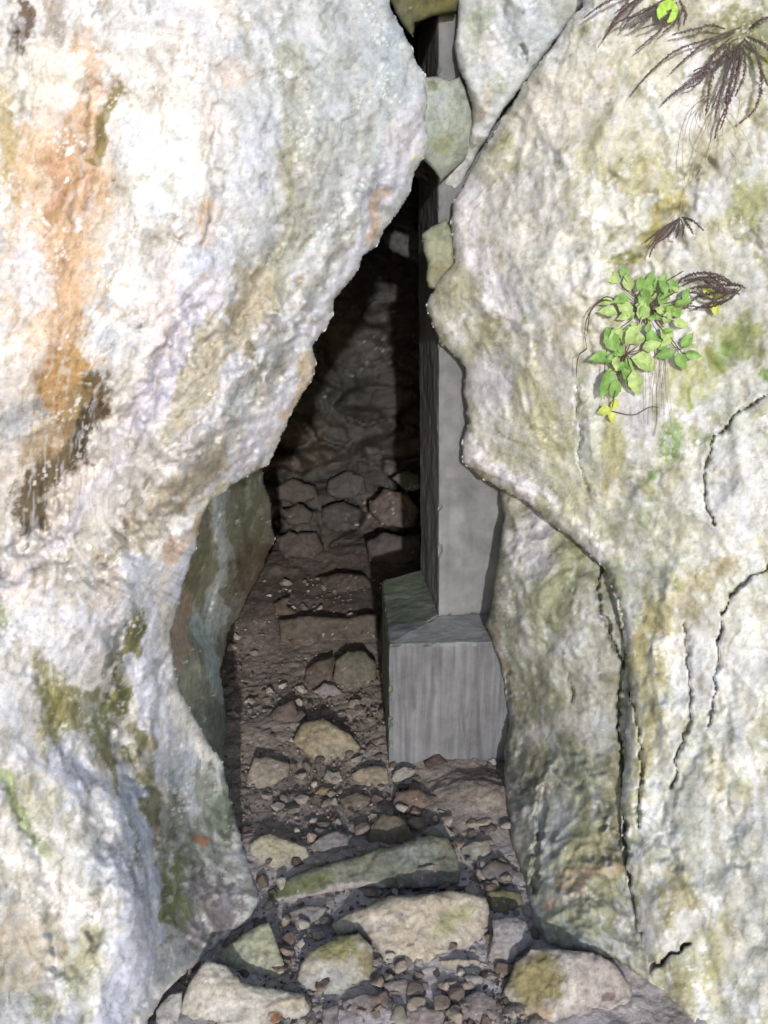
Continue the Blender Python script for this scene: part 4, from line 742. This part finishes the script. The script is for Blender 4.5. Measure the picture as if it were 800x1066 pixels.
lv += [(rl.gauss(674, 20), rl.gauss(322, 14), rl.uniform(12, 20), rl.uniform(0, 360), rl.random() < .5) for _ in range(26)]+[(rl.gauss(648, 8), rl.gauss(376, 12), rl.uniform(12, 22), rl.uniform(180, 320), rl.random() < .5) for _ in range(12)]
proot = on_rock(672, 318, 0); root = empty('leafy_plant', tuple(proot), 'small bright green leafy plant growing from the right cliff face', 'plant', None)
gA, gB, st = [], [], []
r_ = random.Random(4)
for (x, y, L, a, sh) in lv:
    off = r_.uniform(.012, .034); c = on_rock(x, y, off); n = (r_.uniform(-.45, .45), -1, r_.uniform(.0, .7))
    l = leaf(c, L*1.95e-3*.78, L*1.95e-3*.44, a, n); (gB if sh else gA).append(l)
    hub = (672, 316) if y < 350 else ((652, 368) if x < 690 else (706, 362))
    mx, my = (x+hub[0])/2, (y+hub[1])/2+3
    st.append(tube(smooth([on_rock(hub[0], hub[1], .012), on_rock(mx, my, off*.8), c], 4), .0009, .0007, 4))
for pts in ([(672, 316), (664, 340), (652, 368), (640, 400)], [(672, 316), (690, 340), (706, 362)], [(672, 316), (690, 296), (712, 282), (705, 205)][:3]):
    st.append(tube(smooth([on_rock(x, y, .012) for x, y in pts], 8), .0016, .001, 5))
for pa, m in ((gA, leafm), (gB, leafm2)):
    V, f = gather(pa); mesh('foliage', V-proot, f, m, root)
V, f = gather(st); mesh('stem', V-proot, f, stemm, root)
rt = []
for i in range(9):
    x = 676+i*2.4; e = 400+r_.uniform(-25, 50); rt.append(tube(smooth([on_rock(x, 345, .012), on_rock(x+r_.uniform(-5, 5), 375, .010), on_rock(x+r_.uniform(-6, 6), e, .004)], 6), .0008, .0005, 4))
rt.append(tube(smooth([on_rock(690, 350, .01), on_rock(688, 390, .008), on_rock(686, 425, .008), on_rock(682, 455, .006)], 6), .001, .0006, 4))
V, f = gather(rt); mesh('root', V-proot, f, rootm, root)
def sprig(name, label, cat, cx, cy, leaves, mat, stem=None, group=None, smat=None):
    pr = on_rock(cx, cy, 0); root = empty(name, tuple(pr), label, cat, group)
    V, f = gather([leaf(on_rock(x, y, .014), L*1.95e-3, L*1.95e-3*.7, a, (r_.uniform(-.3, .3), -1, .3)) for x, y, L, a in leaves]); mesh('foliage', V-pr, f, mat, root)
    if stem:
        V, f = gather([tube(smooth([on_rock(x, y, o_) for x, y, o_ in s], 6), .001, .0007, 4) for s in stem]); mesh('stem', V-pr, f, smat or stemm, root)
sprig('seedling', 'tiny yellow green seedling alone below the leafy plant', 'seedling', 635, 428, [(634, 426, 15, 200), (638, 425, 13, 60), (636, 430, 12, -80)], leafm3, [[(637, 428, .005), (660, 432, .01), (676, 424, .01), (686, 424, .005)]])
sprig('seedling', 'tiny yellow pink seedling right of the leafy plant under the curled frond', 'seedling', 744, 312, [(741, 308, 14, 140), (747, 308, 12, 50), (744, 316, 14, -80)], leafm3, [[(744, 312, .008), (738, 318, .003)]])
# round leaf at the very top
pr = on_rock(695, 12, .03); V = []; F_ = []; R0 = .0195
for k in range(5):
    for i in range(32):
        a = 2*PI*i/32; rr = R0*k/4*(1-.10*(abs(math.sin(a*.5+PI/4)) < .06)); V.append((rr*math.cos(a), -.003*(1-(k/4)**2)*-1-.0015*math.sin(a*8)*(k/4), rr*math.sin(a)))
for k in range(4):
    for i in range(32): F_.append([k*32+i, k*32+(i+1) % 32, (k+1)*32+(i+1) % 32, (k+1)*32+i])
root = empty('round_leaf', tuple(pr), 'single round lime green leaf among the dark fronds at the top edge', 'leaf'); mesh('leaf_blade', np.array(V), F_, grm, root)
V, f = tube(smooth([pr+np.array([0, .001, 0]), pr+np.array([.01, .03, .02]), on_rock(706, -4, .0)], 6), .0012, .001, 5); mesh('leaf_stalk', V-pr, f, leafm, root)
# withered dark fronds
def frond_mesh(pts, w, seed, d0=.02, d1=.02, lw=.0021):
    rr = random.Random(seed); n = len(pts); pp = smooth([on_rock(x, y, d0+(d1-d0)*i/(n-1)+.012*math.sin(PI*i/(n-1))) for i, (x, y) in enumerate(pts)], 10)
    parts = [tube(pp, .0011, .0006, 4)]; N_ = len(pp)
    L = np.cumsum(np.r_[0, np.linalg.norm(np.diff(pp, axis=0), axis=1)]); m = int(L[-1]/.0022)
    for i in range(m):
        s = (i+.5)/m*L[-1]; k = min(N_-2, int(np.searchsorted(L, s))-1); k = max(k, 0); p = pp[k]+(pp[k+1]-pp[k])*((s-L[k])/max(1e-6, L[k+1]-L[k])); d = pp[k+1]-pp[k]; d /= np.linalg.norm(d)+1e-9
        t = s/L[-1]; ww = w*math.sin(PI*(.12+.8*t))**.7
        for sd in (-1, 1):
            if rr.random() < .14: continue
            side = np.cross(d, [0, -1, 0])*sd; side /= np.linalg.norm(side)+1e-9
            tip = p+(side*.8+d*rr.uniform(.1, .7)+np.array([0, rr.uniform(-.5, .5), rr.uniform(-.4, .1)]))*ww*rr.uniform(.6, 1.25)
            u = d*lw*rr.uniform(.6, 1.1); mid = (p+tip)/2
            a = np.array([p-u*.4, mid-u*.8+np.array([0, .0015, 0]), tip, mid+u*.8+np.array([0, -.0015, 0]), p+u*.4]); parts.append((a, [[0, 1, 3, 4], [1, 2, 3]]))
    return gather(parts)
def fern(label, cx, cy, fr, w, seed, group='withered hanging fronds on the right cliff'):
    pr = on_rock(cx, cy, 0); root = empty('withered_fern', tuple(pr), label, 'fern', group)
    for i, pts in enumerate(fr):
        V, f = frond_mesh(pts, w*random.Random(seed+i).uniform(.6, 1.0), seed+i, .02, .028); mesh('frond', V-pr, f, darkm, root, smooth=False)
fern('withered dark purple fern fanning left from the top edge beside the round lime leaf', 680, -6, [
    [(665, -8), (640, -2), (622, 8), (608, 19)], [(668, -6), (650, 10), (638, 26), (628, 42)], [(675, -6), (655, 6), (640, 20), (632, 36)], [(690, 0), (668, 14), (645, 22), (628, 40)], [(690, 4), (670, 20), (655, 30)], [(700, 8), (690, 28), (675, 42), (662, 53)], [(705, 2), (690, 20), (668, 30)], [(712, 6), (706, 20), (690, 34)], [(660, -8), (650, 6), (640, 14)], [(700, -4), (680, 6), (660, 16), (648, 30)], [(676, -10), (662, 4), (652, 20)], [(708, 0), (714, 14), (712, 26)]], .006, 11)
fern('large withered dark purple fern hanging down at the upper right, with pale roots below it', 768, 38, [
    [(772, 28), (740, 40), (705, 52), (680, 72), (664, 90), (656, 101)], [(765, 32), (735, 45), (715, 60), (700, 74)], [(772, 50), (745, 70), (720, 84), (700, 98), (690, 108)], [(775, 42), (750, 60), (735, 70), (720, 80)], [(765, 45), (757, 75), (750, 100), (745, 122)], [(770, 45), (762, 80), (758, 110), (750, 135)], [(760, 48), (742, 78), (738, 100), (735, 120)], [(775, 40), (790, 60), (793, 90), (785, 115), (770, 128)], [(772, 44), (765, 90), (748, 130), (745, 144)],
    [(780, 30), (790, 22), (805, 15)], [(755, 30), (740, 26), (725, 30), (700, 36)], [(768, 40), (748, 52), (738, 66), (722, 74)], [(775, 46), (770, 70), (758, 92), (756, 118)], [(786, 48), (792, 70), (800, 90)], [(762, 38), (744, 56), (730, 84), (715, 92)], [(778, 38), (796, 46), (806, 60)], [(768, 50), (752, 88), (742, 112)], [(774, 50), (776, 74), (766, 100)]], .007, 31)
fern('small withered fern tuft hanging at the crack above the leafy plant', 708, 228, [[(708, 226), (696, 236), (684, 248), (676, 258)], [(708, 226), (700, 240), (690, 250)], [(710, 226), (722, 230), (733, 240)], [(708, 228), (706, 240), (704, 248)], [(706, 228), (690, 238), (680, 246), (672, 252)], [(708, 226), (702, 236), (694, 246), (682, 254)], [(709, 228), (712, 238), (710, 248)], [(704, 230), (690, 244), (680, 258), (676, 268)], [(712, 228), (718, 236), (722, 244)]], .005, 61)
fern('curled withered fern arching just right of the leafy plant', 735, 290, [[(702, 302), (712, 289), (732, 284), (752, 288), (766, 298)], [(722, 322), (740, 316), (758, 312), (772, 300)], [(738, 286), (752, 296), (768, 296), (776, 300)], [(712, 322), (728, 308), (750, 304), (770, 302)], [(730, 288), (744, 300), (756, 306), (768, 300)], [(718, 300), (736, 298), (752, 302), (770, 306)], [(706, 312), (722, 304), (745, 312), (765, 300)], [(710, 298), (728, 290), (748, 296), (760, 306)], [(716, 318), (735, 320), (755, 314), (768, 302)], [(712, 292), (740, 288), (760, 294), (772, 299)]], .006, 81)
# pale hanging roots
def roots(label, lines, cx, cy, mat, r=.0012):
    pr = on_rock(cx, cy, 0); root = empty('hanging_root', tuple(pr), label, 'root', 'bare roots and stems hanging on the right cliff')
    V, f = gather([tube(smooth([on_rock(x, y, .015+.02*math.sin(PI*i/(len(l)-1))) for i, (x, y) in enumerate(l)], 8), r, r*.6, 5) for l in lines]); mesh('root_strand', V-pr, f, mat, root)
roots('thin pale looping roots hanging from the large withered fern', [[(742, 95), (722, 112), (712, 145), (711, 170), (714, 196)], [(745, 110), (732, 140), (726, 160), (714, 196)], [(740, 98), (728, 118), (724, 140), (731, 158)], [(744, 96), (732, 114), (738, 136)], [(738, 100), (722, 118)], [(750, 100), (748, 130), (730, 178), (714, 198), (708, 222)]], 714, 196, rootm, .0011)
roots('sparse straight pale rootlets right of the looping roots', [[(760, 118), (775, 140), (787, 166)], [(752, 125), (753, 150), (752, 170)], [(762, 150), (773, 176)], [(735, 68), (745, 82)], [(765, 60), (770, 100), (768, 124)]], 770, 140, rootm, .0009)
roots('dark bare stem arching left of the leafy plant', [[(652, 318), (633, 309), (622, 316), (612, 330), (609, 345), (611, 363)], [(632, 311), (616, 322), (611, 350)], [(611, 363), (602, 372), (600, 392)], [(640, 314), (625, 313), (612, 328)]], 611, 362, stemm, .0013)
roots('dark hanging stem at the left of the lowest green leaves', [[(634, 352), (630, 380), (629, 415)], [(645, 395), (640, 410), (638, 424)]], 632, 352, stemm, .0013)

# ================================================================== light, sky, camera
az, el = math.radians(3.5), math.radians(15)       # the sun stands low behind the camera, a little to its right
w = bpy.data.worlds.new('World'); SC.world = w; w.use_nodes = True; nt = w.node_tree; bg = nt.nodes['Background']
sky = nt.nodes.new('ShaderNodeTexSky'); sky.sky_type = 'NISHITA'; sky.sun_disc = False; sky.sun_elevation = el; sky.sun_rotation = PI-az; sky.altitude = 400
nt.links.new(sky.outputs[0], bg.inputs[0]); bg.inputs[1].default_value = .15
sd = bpy.data.lights.new('sun', 'SUN'); sd.energy = 2.2; sd.angle = math.radians(1.0); sd.color = (1, .99, .98)
so = bpy.data.objects.new('sun', sd); COL.objects.link(so)
so.rotation_euler = Vector((-math.sin(az)*math.cos(el), math.cos(az)*math.cos(el), -math.sin(el))).to_track_quat('-Z', 'Y').to_euler()
cam = bpy.data.cameras.new('camera'); co = bpy.data.objects.new('camera', cam); COL.objects.link(co); SC.camera = co
co.location = (0, 0, CAMZ); co.rotation_euler = (PI/2-PITCH, 0, 0); cam.sensor_fit = 'VERTICAL'; cam.angle = 2*math.atan(533/F); cam.clip_start = .05; cam.clip_end = 500
vs_ = SC.view_settings; vs_.view_transform = 'Standard'; vs_.look = 'None'; vs_.gamma = 1; vs_.use_curve_mapping = False; vs_.exposure = .52
SC.render.engine = 'CYCLES'
